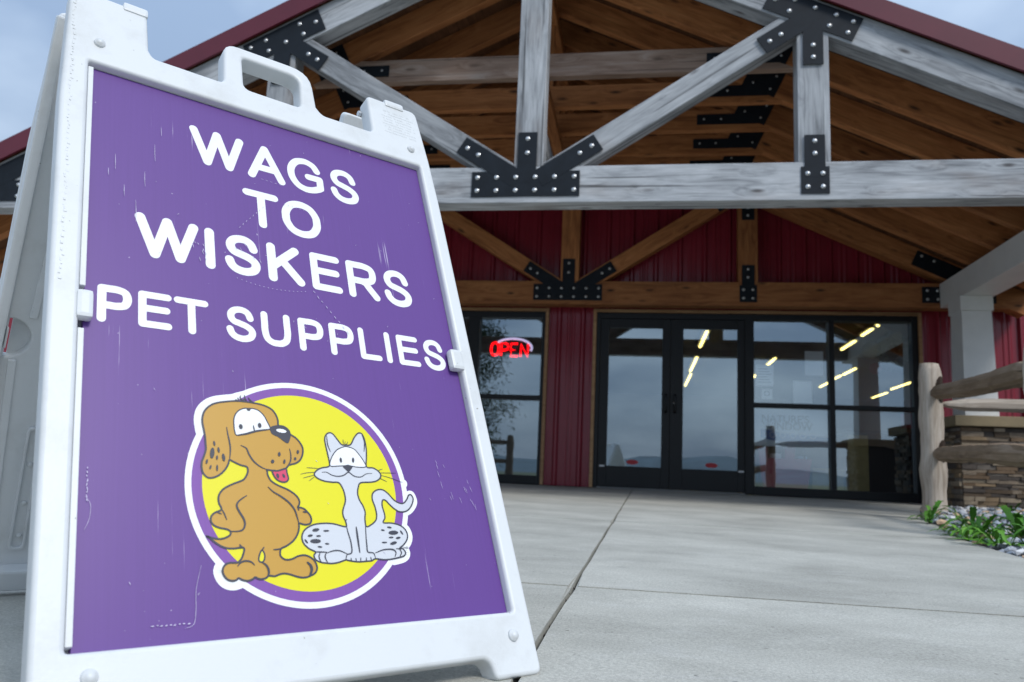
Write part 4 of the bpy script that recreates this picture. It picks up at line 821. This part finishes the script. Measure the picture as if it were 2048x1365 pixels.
# raised and sunk details of the leaf
def lbox(name, a, b, parent=leaf, mat=PLASTIC, bev=.003, M=LM): return box(name, [v/1000 for v in a], [v/1000 for v in b], mat, parent, bev, M)
lbox('clip', (-14, 416, 2), (7, 459, 18), bev=.006); lbox('clip', (579, 416, 2), (606, 456, 18), bev=.006)
lbox('clip', (-9.5, 470, -8), (-2, 880, 8.5), bev=.001); lbox('clip', (-9.5, 6, -8), (-2, 404, 8.5), bev=.001)
for a, b in (((38, 1030, 4), (78, 1049, 17)), ((541, 1028, 4), (586, 1046, 17))): lbox('finger_tab', a, b, bev=.005)
for x, y, r in ((4, 931, 9), (585, 925, 8.5), (591, -36, 9.5), (14, -28, 9.5)):
    bm = bmesh.new(); bmesh.ops.create_cone(bm, cap_ends=True, segments=20, radius1=r/1000, radius2=r*.8/1000, depth=.007)
    bmesh.ops.bevel(bm, geom=[e for e in bm.edges if e.calc_face_angle(0) > .6 and e.verts[0].co.z > 0], offset=.002, segments=2, affect='EDGES')
    bm_obj('button', bm, PLASTIC, leaf, LM @ Matrix.Translation((x/1000, y/1000, .0165)), True)
bm = bmesh.new(); rg = random.Random(11)
for k in range(9):
    y = 1012-k*7.2; x = 528+rg.uniform(0, 5)
    while x < 604-(8 if k % 3 == 0 else 0):
        w = rg.uniform(1.6, 4.2)
        if rg.random() < .82: add_box(bm, (x/1000, y/1000, .0135), ((x+w)/1000, (y+3.2)/1000, .0144))
        x += w+rg.uniform(.9, 2.2)
bm_obj('moulded_relief', bm, PLASTIC, leaf, LM)
# rough trimmed flash along the left edge
bm = bmesh.new(); y = 470
while y < 1035:
    w = rg.uniform(1.5, 6); x = -35+rg.uniform(-2, 2); d = rg.uniform(.3, 1.2)
    add_box(bm, (x/1000, y/1000, .0125), ((x+rg.uniform(1.5, 4))/1000, (y+w)/1000, (13.9+d)/1000), 0, .0003); y += w+rg.uniform(1, 7)
bm_obj('moulding_flash', bm, PLASTIC, leaf, LM)
# ---- the printed panel
panel = lbox('panel', (-2, -6, -11), (600, 886, 0), sign, PURPLE, .0006)
PM = LM                                       # print sits on the panel face
MM = LM @ MMS
def prt(name, bm, mats, par=panel):
    bmesh.ops.transform(bm, matrix=MMS, verts=bm.verts); return bm_obj(name, bm, mats, par, LM)
GL = {
 'W': [[(0, 1), (.265, 0), (.5, 1), (.735, 0), (1, 1)]], 'A': [[(0, 0), (.5, 1), (1, 0)], [(.2, .31), (.8, .31)]],
 'T': [[(0, 1), (1, 1)], [(.5, 1), (.5, 0)]], 'I': [[(.5, 0), (.5, 1)]], 'E': [[(1, 1), (0, 1), (0, 0), (1, 0)], [(0, .53), (.94, .53)]],
 'K': [[(0, 0), (0, 1)], [(0, .36), (.88, 1)], [(.36, .62), (1, 0)]], 'L': [[(0, 1), (0, 0), (1, 0)]],
 'P': [[(0, 0), (0, 1)], ('c', [(0, 1), (.3, 1), (.6, 1), (.9, .93), (1, .73), (.9, .52), (.6, .45), (.3, .45), (0, .45)])],
 'R': [[(0, 0), (0, 1)], ('c', [(0, 1), (.3, 1), (.58, 1), (.87, .93), (.95, .75), (.87, .55), (.58, .48), (.3, .48), (0, .48)]), ('c', [(.42, .48), (.6, .42), (.74, .27), (1, 0)])],
 'U': [('c', [(0, 1), (0, .7), (0, .4), (.08, .14), (.3, .015), (.5, 0), (.7, .015), (.92, .14), (1, .4), (1, .7), (1, 1)])],
 'O': [('o', [(.5, 1), (.2, .92), (.03, .7), (0, .5), (.03, .3), (.2, .08), (.5, 0), (.8, .08), (.97, .3), (1, .5), (.97, .7), (.8, .92)])],
 'S': [('c', [(.93, .735), (.84, .90), (.66, .985), (.45, 1), (.22, .95), (.08, .83), (.08, .69), (.2, .575), (.45, .515), (.72, .45), (.93, .345), (.99, .22), (.9, .08), (.7, .01), (.48, -.005), (.24, .04), (.07, .15), (0, .29)])],
 'G': [('c', [(.93, .75), (.82, .91), (.64, .99), (.46, 1), (.22, .92), (.05, .72), (0, .5), (.05, .28), (.22, .08), (.48, 0), (.72, .03), (.9, .10), (1, .16)]), [(1, .16), (1, .47), (.60, .47)]],
}
def letter(ch, L, R, T_, B_, st):
    bm = bmesh.new(); w = .35; sx = R-L-st; sy = T_-B_-st
    f = lambda p: (L+st/2+p[0]*sx, B_+st/2+p[1]*sy)
    for g in GL[ch]:
        if g[0] == 'c': add_stroke(bm, catmull([f(p) for p in g[1]], False, 6), st, w); w += .04
        elif g[0] == 'o': add_stroke(bm, catmull([f(p) for p in g[1]], True, 5), st, w, closed=True); w += .04
        else:
            for a, b in zip(g, g[1:]): add_stroke(bm, [f(a), f(b)], st, w); w += .04
    return prt('letter', bm, WHITE_P)
for ch, L, R, T_, B_, st in (('W', 145, 236, 827, 748, 14), ('A', 240, 307, 827, 748, 14), ('G', 313, 381, 825, 747, 13.5), ('S', 395, 452, 824, 746, 13.5),
     ('T', 228, 290, 720, 644, 14), ('O', 294, 365, 721, 643, 14.5),
     ('W', 61, 153, 620, 542, 15), ('I', 162, 177, 619, 542, 15), ('S', 192, 249, 618, 542, 14.5), ('K', 261, 323, 617, 541, 15), ('E', 336, 391, 616, 541, 13.5), ('R', 403, 463, 616, 540, 13.5), ('S', 474, 530, 615, 538, 13.5),
     ('P', 14, 58, 482, 422, 11.5), ('E', 66, 111, 482, 423, 11), ('T', 114, 163, 482, 422, 11), ('S', 188, 233, 482, 421, 11), ('U', 242, 289, 481, 421, 11), ('P', 302, 345, 480, 420, 11), ('P', 355, 399, 480, 420, 11), ('L', 408, 448, 480, 420, 10.5), ('I', 457, 468, 479, 419, 10.5), ('E', 481, 524, 478, 419, 10.5), ('S', 533, 577, 478, 417, 10.5)):
    letter(ch, L, R, T_, B_, st)
E_ = json.loads(EMBLEM)
disc = lambda cx, cy, r, n=96: [(cx+r*math.cos(2*PI*i/n), cy+r*math.sin(2*PI*i/n)) for i in range(n)]
CX, CY = 288, 194.5
bm = bmesh.new(); add_poly(bm, disc(CX, CY, 166), .3)
for i, (l, w) in enumerate(E_['halo']): add_stroke(bm, catmull(l, False, 5), w, .24-.02*i)
prt('emblem_border', bm, WHITE_P)
bm = bmesh.new(); add_poly(bm, disc(CX, CY, 157.5), .45); prt('emblem_ring', bm, RING_P)
bm = bmesh.new(); add_poly(bm, disc(CX+.5, CY+.5, 144.5), .6); prt('emblem_disc', bm, YELLOW_P)
def figure(name, outline, body_mat, fills, lines, dots, base, lw):
    bm = bmesh.new(); mats = [body_mat, INK, WHITE_P, YELLOW_P, PINK_P]
    oc = catmull(outline, True, 4)
    add_poly(bm, oc, base, 0); w = base+.12
    for pts, mi, ol in fills:
        pc = catmull(pts, True, 4); add_poly(bm, pc, w, mi); w += .05
        if ol: add_stroke(bm, pc, ol, w, 1, True); w += .05
    add_stroke(bm, oc, lw, w, 1, True); w += .05
    for l, lwid in lines: add_stroke(bm, catmull(l, False, 4), lwid, w, 1, False, True); w += .012
    for d in dots: add_poly(bm, d, w, 1)
    w += .05
    return bm, mats, w
bm, mats, w = figure('dog_figure', E_['dog'], TAN_P, [(E_['gap'], 3, 2.2), (E_['eye'], 2, 1.8), (E_['tongue'], 4, 2.4), (E_['nose'], 1, 0)], E_['lines'], E_['dots'], .8, 2.5)
for d in E_['hl']: add_poly(bm, d, w, 2)
prt('dog_figure', bm, mats)
bm, mats, w = figure('cat_figure', E_['cat'], CATG_P, [(E_['ceye'], 2, 1.6), (E_['cnose'], 1, 0)], E_['clines'], E_['cdots'], .8, 2.2)
prt('cat_figure', bm, mats)
# scratches and scuffs in the print
SCR = plain('scratched_through_print', (.50, .45, .62), .6, 0, .3, 80)
bm = bmesh.new(); rg = random.Random(23)
def scr(x0, y0, x1, y1, w): add_stroke(bm, [(x0, y0), ((x0+x1)/2+rg.uniform(-.6, .6), (y0+y1)/2), (x1, y1)], w, 1.75, 0, False, True)
for i in range(17): scr(208+i*7, 525.5+.11*(i-8.5)**2, 210+i*7, 525.2+.11*(i-8.5)**2, 1.0)           # dotted scuff under the third line
for i in range(8): scr(218+i*6, 632+i*7.5, 219.5+i*6, 636+i*7.5, .9)
for i in range(5): scr(262+i*8, 748.5-i*.5, 266+i*8, 748-i*.5, .7)
for i in range(6): scr(300+i*7, 703-i*.4, 300.2+i*7, 707-i*.4, .7)
for i in range(9): x = 335+i*6.5; y = 536-i*8.5; scr(x, y, x+rg.uniform(2, 4), y-rg.uniform(3, 6), 1.1)
for i in range(10): x = 148+rg.uniform(-6, 14); y = 575+rg.uniform(-22, 14); scr(x, y, x+rg.uniform(.5, 2.5), y-rg.uniform(2, 8), 1.0)
for i in range(6): x = 205+rg.uniform(0, 50); y = 605+rg.uniform(-40, 10); scr(x, y, x+3, y-7, .8)
for x, y, l in ((62, 640, 40), (46, 665, 22), (33, 720, 30), (90, 760, 34), (100, 800, 18), (24, 690, 14), (75, 700, 30)): scr(x, y, x+.4, y-l, .8)
for i in range(16): x = 545+rg.uniform(-35, 40); y = 215+rg.uniform(-60, 40); scr(x, y, x+rg.uniform(1, 3), y-rg.uniform(4, 14), .6)
for i in range(26): x = rg.uniform(10, 590); y = rg.uniform(5, 860); l = rg.uniform(1, 4); scr(x, y, x+rg.uniform(-1, 1)*l, y-l, rg.uniform(.5, .9))
for i in range(9): x = 80+i*5+rg.uniform(-1, 1); scr(x, 22+rg.uniform(-1, 1), x+rg.uniform(2, 4), 22.5, 1.5)
for i in range(9): x = 8+rg.uniform(-1.5, 1.5); y = 215-i*5; scr(x, y, x+rg.uniform(-1, 1), y-rg.uniform(2, 5), 1.3)
add_stroke(bm, catmull([(7, 178), (13, 168), (12, 150), (7, 137)], False, 4), .5, 1.75, 0, False, True)
add_stroke(bm, catmull([(139, 91), (132, 62), (131, 38), (128, 21), (118, 17)], False, 4), .6, 1.76, 0, False, True)
tag(prt('scratch', bm, SCR), kind='stuff')
# ---- the rear leaf, hinged at the ears
ph = math.radians(25)
dn = n0*math.sin(ph)-Vector((0, 0, math.cos(ph))); bn = n0*math.cos(ph)+Vector((0, 0, math.sin(ph)))
H0 = O+uv*1.03-un*.03
RM = frame_m(H0+bn*.05+dn*1.03, ux, -dn, -bn)     # x across, y up, z towards the front leaf (its inner side)
OUT2 = rounded([(-44, -94), (120, -94), (126, -90), (462, -90), (468, -94), (633, -94), (631, 250), (630, 800), (627, 905), (618, 1026), (501, 1026), (500, 930), (79, 930), (77, 1028), (-40, 1030), (-47, 800), (-46, 400)],
              [10, 4, 3, 3, 4, 12, 0, 0, 0, 16, 10, 14, 14, 8, 14, 0, 0], 5)
DH = arc(-18, 437, 37, -86, 86, 12)+[(-21, 474), (-21, 400)]
rl = curve_solid('rear_leaf', [m3(OUT2), m3(DH)], .012, .004, PLASTIC, sign, RM @ Matrix.Translation((0, 0, -.02)), 2)
def rbox(name, a, b, bev=.003): return lbox(name, a, b, rl, PLASTIC, bev, RM)
rbox('side_flange', (-45, -36, -10), (-27, 1022, 16), .004); rbox('side_flange', (613, -36, -10), (630, 1022, 16), .004)
rbox('foot_rail', (-43, -88, -9), (631, -42, 22), .005)
rim = curve_solid('stiffening_rib', [m3(rounded([(44, 262), (70, 262), (83, -8), (53, -8)], 12, 5)), m3(rounded([(49, 256), (66, 256), (78, -2), (58, -2)], 9, 5))], .004, .0015, PLASTIC, rl, RM @ Matrix.Translation((0, 0, -.005)), 2)
curve_solid('stiffening_rib', [m3(rounded([(-12, 395), (2, 395), (30, -30), (16, -30)], 3, 3))], .004, .002, PLASTIC, rl, RM @ Matrix.Translation((0, 0, -.006)), 2)
curve_solid('stiffening_rib', [m3(rounded([(20, 880), (30, 880), (22, 480), (8, 480)], 3, 3))], .003, .002, PLASTIC, rl, RM @ Matrix.Translation((0, 0, -.006)), 2)
for x, y in ((62, 180), (66, 95), (70, 22)):
    bm = bmesh.new(); bmesh.ops.create_cone(bm, cap_ends=True, segments=16, radius1=.006, radius2=.0045, depth=.004); bm_obj('button', bm, PLASTIC, rl, RM @ Matrix.Translation((x/1000, y/1000, -.007)), True)
lbox('grip_web', (-14, 398, -30), (22, 476, -26), rl, PLASTIC, 0, RM)
lbox('grip_lip', (-24, 418, -10), (-20, 458, 2), rl, PLASTIC, .002, RM)
for x in (500, 77):
    bm = bmesh.new(); bmesh.ops.create_cone(bm, cap_ends=True, segments=6, radius1=.006, radius2=.006, depth=.006)
    bm_obj('hinge_bolt', bm, BOLT, sign, LM @ Matrix.Translation(((x-3 if x > 300 else x+3)/1000, 1.016, -.018)) @ Matrix.Rotation(PI/2, 4, 'Y'))

# ================================================================== neon sign, papers and shop interior
IY = WY+.09
NEON = plain('red_neon', (.5, .01, .015), .4, emit=(1, .0, .003), es=2.4)
NEONW = plain('pale_blue_neon', (.6, .6, .9), .4, emit=(.66, .64, 1.0), es=.75)
neon = thing('neon_sign', 'red glowing OPEN sign under a pale blue arc hanging inside the left window', 'neon sign', (-1.72, IY, 1.74))
nx0, nx1, nz0, nz1 = -1.985, -1.462, 1.655, 1.82
nw = (nx1-nx0)/4
NG = {'O': [(.5, 1), (.2, .92), (.06, .7), (.03, .5), (.06, .3), (.2, .08), (.5, 0), (.8, .08), (.94, .3), (.97, .5), (.94, .7), (.8, .92), (.5, 1)], 'P': [(.05, 0), (.05, 1), (.55, 1), (.85, .92), (.93, .72), (.85, .52), (.55, .45), (.1, .45)], 'E': [(.9, 1), (.05, 1), (.05, .5), (.75, .5), (.05, .5), (.05, 0), (.92, 0)], 'N': [(.05, 0), (.05, 1), (.95, 0), (.95, 1)]}
for i, ch in enumerate('OPEN'):
    pts = [(nx0+i*nw+.012+p[0]*(nw-.024), IY, nz0+p[1]*(nz1-nz0)-.004*i) for p in NG[ch]]
    if ch == 'O': pts = [(a, IY, c) for a, c in catmull([(p[0], p[2]) for p in pts[:-1]], True, 3)]; pts.append(pts[0])
    tube('tube_letter', pts, .0165, NEON, neon)
tube('arc_tube', [(a, IY+.012, c) for a, c in catmull([(-1.885, 1.832), (-1.80, 1.868), (-1.68, 1.882), (-1.56, 1.868), (-1.47, 1.825), (-1.432, 1.77), (-1.445, 1.72)], False, 4)], .0165, NEONW, neon)
box('transformer', (-1.80, IY+.02, 1.69), (-1.62, IY+.05, 1.79), BLACK_ALU, neon)
TUBE = plain('lit_tube', (.9, .88, .7), .5, emit=(1, .83, .26), es=4)
LAMPB = plain('lamp_housing', (.5, .5, .48), .5)
LIGHTS = [(1.22, 15.5, 17.4), (1.26, 18.9, 21.5), (1.31, 22.0, 24.9), (4.08, 13.4, 14.7), (4.08, 15.0, 15.7), (4.11, 16.3, 17.4), (3.0, 18.8, 19.95), (3.0, 21.8, 23.0), (5.09, 20.2, 21.4), (5.07, 21.6, 22.5), (5.12, 23.1, 24.3), (7.1, 22.5, 24.4), (7.25, 25.3, 26.9)]
WH = {1: 'over the glass doors', 4: 'over the right sidelight', 3: 'in the middle of the shop', 5: 'deep in the shop', 7: 'at the far right of the shop'}
PO = {0: 'nearest fluorescent strip', 1: 'second fluorescent strip', 2: 'third fluorescent strip'}
cnt = {}
for x, y0, y1 in LIGHTS:
    k = int(x); cnt[k] = cnt.get(k, -1)+1
    t = thing('ceiling_light', PO[cnt[k]]+' of its row '+WH[k], 'ceiling light', (x, (y0+y1)/2, 3.0), 'strip lights on the shop ceiling')
    box('lit_diffuser', (x-.024, y0, 2.955), (x+.024, y1, 2.985), TUBE, t, .01)
    box('housing', (x-.07, y0-.03, 2.9855), (x+.07, y1+.03, 3.029), LAMPB, t, .004)
PAPER = plain('notice_paper', (.93, .93, .93), .7)
def notice(label, x0, x1, z0, z1, extra=None, mat=PAPER):
    t = thing('notice', label, 'notice', ((x0+x1)/2, IY-.035, z0), 'notices taped inside the sidelight')
    box('sheet', (x0, IY-.0352, z0), (x1, IY-.0338, z1), mat, t, 0)
    if extra: extra(t)
    return t
GREYP = plain('grey_print', (.16, .18, .19), .7); BLUEP = plain('blue_print', (.03, .15, .46), .6); LBLUE = plain('light_blue_print', (.40, .62, .82), .6)
notice('tall white paper notice highest in the right sidelight', 1.98, 2.2, 1.48, 1.785)
def lines_on(t):
    bm = bmesh.new()
    for i in range(6): add_box(bm, (1.42, IY-.0366, 1.38+i*.033), (1.58-.02*(i % 3), IY-.0356, 1.388+i*.033))
    bm_obj('printed_lines', bm, GREYP, t)
notice('white printed notice at the left edge of the right sidelight', 1.395, 1.61, 1.335, 1.60, lines_on)
notice('blank white notice just above the sidelight transom bar', 1.84, 2.06, 1.135, 1.41)
def ring_on(t):
    bm = bmesh.new(); P = [(1.526+.03*math.cos(a), 1.245+.03*math.sin(a)) for a in [i*PI/8 for i in range(16)]]
    for i in range(16):
        a, b = P[i], P[(i+1) % 16]; add_box(bm, (min(a[0], b[0])-.003, IY-.0366, min(a[1], b[1])-.003), (max(a[0], b[0])+.003, IY-.0356-.00005*i, max(a[1], b[1])+.003))
    bm_obj('printed_ring', bm, GREYP, t)
notice('small square notice with a round mark under the printed notice', 1.463, 1.592, 1.172, 1.30, ring_on)
bn_ = thing('banner', 'white and blue banner reading NATURES WINDOW low in the right sidelight', 'banner', (1.8, IY, .55))
bn_['label'] = "white banner with blue wave reading NATURE'S WINDOW low in the sidelight"
box('sheet', (1.372, IY-.022, .60), (2.245, IY-.018, 1.062), plain('banner_cloth', (.80, .87, .92), .6), bn_, 0)
bm = bmesh.new(); top = [(1.40+.05*i*.845/.845, .745+.03*math.cos(i*.37)) for i in range(17)]
add_prism(bm, [(1.45, .70), (1.62, .665), (1.9, .66), (2.243, .672), (2.243, .73), (2.0, .745), (1.75, .76), (1.55, .80), (1.45, .81)], IY-.0245, IY-.0225); bmesh.ops.recalc_face_normals(bm, faces=bm.faces[:])
bm_obj('blue_wave', bm, BLUEP, bn_)
for i in range(5):
    x = 1.595+i*.118; bm = bmesh.new()
    for k in range(14):
        a0, a1 = 2*PI*k/14, 2*PI*(k+1)/14
        vs = [bm.verts.new((x+r_*math.cos(a), IY-.0252, .742+r_*math.sin(a))) for r_, a in ((.030, a0), (.030, a1), (.037, a1), (.037, a0))]; bm.faces.new(vs)
    bm_obj('ring_mark', bm, PAPER, bn_)
def text(s, x, z, size, mat, parent, y):
    cu = bpy.data.curves.new('t', 'FONT'); cu.body = s; cu.size = size; cu.extrude = .0004; cu.offset = .002
    t = bpy.data.objects.new('t', cu); COL.objects.link(t); dg = bpy.context.evaluated_depsgraph_get()
    me = bpy.data.meshes.new_from_object(t.evaluated_get(dg)); bpy.data.objects.remove(t); bpy.data.curves.remove(cu)
    me.name = 'lettering'; me.materials.clear(); me.materials.append(mat)
    return me_obj('lettering', me, parent, Matrix.Translation((x, y, z)) @ Matrix.Rotation(PI/2, 4, 'X'))
text("NATURE'S", 1.46, .895, .125, GREYP, bn_, IY-.0235); text('WINDOW', 1.475, .805, .125, GREYP, bn_, IY-.0235)
# shop furniture seen through the glass, and an imitated post reflection
RED_PL = plain('crimson_plastic', (.55, .022, .09), .4); TANB = plain('tan_board', (.58, .46, .20), .7, 0, .1, 6); BLK = plain('black_laminate', (.012, .012, .014), .5)
t = thing('display_bin', 'crimson display bin on the floor behind the lower left sidelight', 'display bin', (1.72, 10.9, 0))
bm = bmesh.new(); add_prism(bm, [(1.50, 0), (2.0, 0), (2.06, .46), (1.44, .46)], 10.7, 11.05); bmesh.ops.recalc_face_normals(bm, faces=bm.faces[:]); bm_obj('tub', bm, RED_PL, t)
for i, (x, h) in enumerate(((1.5, .60), (1.66, .52), (1.82, .63), (1.97, .50))): box('packet', (x-.06, 10.78, .45), (x+.06, 10.95, h), (RED_PL, PAPER, RED_PL, LBLUE)[i], t, .01)
t.location.y -= .40
t = thing('cardboard_box', 'open tan cardboard box beside the crimson display bin', 'box', (2.25, 10.95, 0))
bm = bmesh.new()
for a, b in (((2.08, 10.8, 0), (2.44, 10.82, .36)), ((2.08, 11.1, 0), (2.44, 11.12, .36)), ((2.08, 10.8205, .001), (2.10, 11.0995, .359)), ((2.42, 10.8205, .001), (2.44, 11.0995, .359)), ((2.1005, 10.8205, 0), (2.4195, 11.0995, .02))): add_box(bm, a, b)
bm_obj('carton', bm, TANB, t); box('flap', (2.08, 10.70, .33), (2.44, 10.80, .345), TANB, t, 0); box('contents', (2.13, 10.86, .05), (2.39, 11.06, .30), plain('green_goods', (.10, .14, .06), .7, 0, .4, 20), t, .02)
t.location.y -= .42
t = thing('sales_counter', 'black sales counter with a tan end panel behind the sidelight', 'counter', (3.3, 11.6, 0))
box('counter_body', (2.74, 11.2, 0), (4.6, 12.0, .80), BLK, t, .004); box('end_panel', (2.50, 11.18, 0), (2.738, 12.0, .78), TANB, t, .004); box('counter_top', (2.46, 11.12, .802), (4.6, 12.05, .84), BLK, t, .004); box('raised_back', (3.35, 11.5, .842), (4.6, 11.95, 1.02), BLK, t, .02)
t.location.y -= .80
t = thing('tag_card', 'crimson card hung above the right end of the black counter', 'card', (3.30, 10.6, .9)); box('card', (3.19, 10.6, .90), (3.33, 10.605, 1.08), RED_PL, t, 0); tube('cord', [(3.26, 10.602, 1.081), (3.26, 10.602, 2.0), (3.26, 10.602, 3.02)], .0015, DARK, t)
t = thing('hanging_ornament', 'round grey green wreath ornament hanging inside the right sidelight', 'ornament', (3.05, 10.7, 1.8))
bm = bmesh.new(); rg = random.Random(5)
for i in range(160):
    a = rg.uniform(0, 2*PI); rr = .15+rg.uniform(-.05, .05); p = Vector((3.04+rr*math.cos(a), 10.75+rg.uniform(-.05, .05), 1.80+rr*1.15*math.sin(a)))
    r = bmesh.ops.create_icosphere(bm, subdivisions=1, radius=rg.uniform(.02, .045)); bmesh.ops.translate(bm, verts=r['verts'], vec=p)
bm_obj('wreath', bm, plain('sage_plush', (.15, .17, .11), .9, 0, .3, 30), t, smooth=True)
bm = bmesh.new(); r = bmesh.ops.create_uvsphere(bm, u_segments=16, v_segments=10, radius=.075); bmesh.ops.translate(bm, verts=r['verts'], vec=(2.83, 10.73, 1.60)); bm_obj('red_ball', bm, plain('dull_red', (.30, .05, .03), .6), t, smooth=True)
bm = bmesh.new(); r = bmesh.ops.create_uvsphere(bm, u_segments=16, v_segments=10, radius=.11); bmesh.ops.translate(bm, verts=r['verts'], vec=(2.80, 10.78, 1.83)); bm_obj('straw_ball', bm, plain('straw', (.28, .23, .10), .8, 0, .2, 30), t, smooth=True)
tube('cord', [(3.04, 10.75, 1.99), (3.04, 10.75, 2.5), (3.04, 10.75, 3.02)], .002, DARK, t)
t.location.y -= .40
t = thing('post_reflection_standin', 'made-up thin black upright behind the banner imitating a fence post reflection', 'stand', (1.98, 10.55, 0))  # no real stand: added upright imitating the fence post mirrored in the glass
tube('upright', [(1.98, 10.55, .01), (1.98, 10.55, .7), (1.98, 10.55, 1.34)], .011, BLK, t); tube('arm', [(1.93, 10.55, 1.30), (2.0, 10.55, 1.34), (2.06, 10.55, 1.36)], .02, BLK, t)
bm = bmesh.new(); bmesh.ops.create_cone(bm, cap_ends=True, segments=20, radius1=.14, radius2=.12, depth=.02, matrix=Matrix.Translation((1.98, 10.55, .012))); bm_obj('round_base', bm, BLK, t)

t.location.y -= .22
# ================================================================== weeds
def leaf_mesh(L, W, up, droop, teeth, rg):
    """toothed dandelion leaf: spine along x, rising then drooping"""
    bm = bmesh.new(); N = 12; rows = []
    for i in range(N+1):
        t = i/N; s = L*t; z = up*L*math.sin(t*PI*.5*(1+droop))-droop*L*.5*t*t
        prof = W*(math.sin(PI*min(1, t*1.02))**.7)*(.35+.65*t**.6)*(1.0 if i % 2 else 1-teeth)
        if i == N: prof = 0
        back = -.4*prof if i % 2 == 0 else .15*prof
        rows.append((bm.verts.new((s, 0, z)), bm.verts.new((s-back*.6, prof/2+.0008, z+prof*.16)), bm.verts.new((s-back*.6, -prof/2-.0008, z+prof*.16))))
    for a, b in zip(rows, rows[1:]):
        bm.faces.new((a[0], b[0], b[1], a[1])); bm.faces.new((a[2], b[2], b[0], a[0]))
    me = bpy.data.meshes.new('leaf'); bm.to_mesh(me); bm.free(); me.materials.append(LEAF)
    for p in me.polygons: p.use_smooth = True
    return me
rg = random.Random(31)
LM_ = [leaf_mesh(1, rg.uniform(.22, .34), u, d, t, rg) for u, d, t in ((.95, .35, .25), (.7, .5, .5), (.45, .4, .55), (1.25, .15, .3), (.25, .25, .6), (.8, .6, .35))]
def weed(x, y, n, size, flat, label):
    z = gravel_z(x, y)-.005 if x > edge_x(y) else gz(y)
    t = thing('dandelion_weed', label, 'weed', (x, y, z), 'weeds along the edge of the concrete')
    for i in range(n):
        a = 2*PI*i/n*1.0+rg.uniform(-.35, .35); s = size*rg.uniform(.6, 1.15)
        m = LM_[rg.choice((2, 4, 1, 4) if rg.random() < flat else (0, 1, 3, 5))]
        me_obj('leaf', m, t, Matrix.Translation((x+rg.uniform(-.01, .01), y+rg.uniform(-.01, .01), z)) @ Matrix.Rotation(a, 4, 'Z') @ Matrix.Rotation(rg.uniform(-.15, .15), 4, 'X') @ Matrix.Diagonal((s, s, s*.72, 1)))
weed(1.95, 5.93, 24, .16, .6, 'upright green weed at the foot of the nearest fence post')
weed(2.10, 5.62, 16, .13, .7, 'small low weed just right of the fence post weed')
weed(1.90, 5.12, 28, .18, .85, 'spreading dark green weed between the post weed and the tall clump')
weed(1.79, 4.72, 28, .19, .75, 'leafy weed left of the tall clump on the gravel edge')
weed(1.95, 4.62, 30, .185, .5, 'tallest bushy weed clump on the gravel edge')
weed(1.68, 4.22, 30, .19, .95, 'flat weed nearest the camera sprawling over the concrete')
weed(1.88, 4.18, 26, .16, .7, 'broad leaved weed behind the flat sprawling one')
weed(1.66, 4.52, 24, .17, .95, 'low weed rosette spilling furthest over the edge of the concrete')
weed(3.02, 7.3, 16, .15, .2, 'dark green weed growing against the stone pier at the picture edge')

# ================================================================== what the glass reflects
FOL = by_random('conifer_foliage', [(.03, .055, .02), (.04, .07, .025), (.05, .08, .03)], .8, .3, 3, 0)
BARK = plain('bark', (.08, .06, .045), .95, 0, .3, 6)
tree = thing('tree', 'shaggy green tree mirrored in the left window behind the OPEN sign', 'tree', (-8.1, -14, -.3))
bm = bmesh.new(); rg = random.Random(9)
tube('trunk', [(-8.1, -14, -.4), (-8.0, -14, 2), (-8.15, -14.1, 5), (-8.1, -14, 8.5)], [.30, .24, .17, .05], BARK, tree)
for i in range(26):
    a = rg.uniform(0, 2*PI); h = rg.uniform(2.2, 8.2); L = rg.uniform(1.6, 3.6)*(1-(h-2)/9)+.5
    tip = Vector((-8.1+math.cos(a)*L, -14+math.sin(a)*L, h-.35*L))
    for k in range(420):
        t = rg.random()**.7; p = Vector((-8.1, -14, h)).lerp(tip, t)+Vector((rg.gauss(0, .25), rg.gauss(0, .25), rg.gauss(-.25, .3)))
        d = Vector((rg.gauss(0, 1), rg.gauss(0, 1), rg.gauss(-.8, .6))).normalized(); e = d.orthogonal().normalized()*rg.uniform(.012, .03); l = rg.uniform(.1, .28)
        bm.faces.new([bm.verts.new(p-e), bm.verts.new(p+d*l*.5-e*1.4), bm.verts.new(p+d*l), bm.verts.new(p+e)])
bm_obj('crown', bm, FOL, tree)
f2 = thing('rail_fence', 'dark rail fence across the lot mirrored in the left window', 'fence', (-4, -4, -.22))
fence = f2
POST_WOOD = BARK
for x in (-3.95, -6.4, -8.8): post(x, -4, -.25, 1.25, .1, .1, seed=int(x*-3))
for z in (1.02, .45): rail((-8.8, -4, z), (-6.4, -4, z), .13, .13, mat=BARK, seed=12); rail((-6.4, -4, z), (-3.95, -4, z), .13, .13, mat=BARK, seed=15)
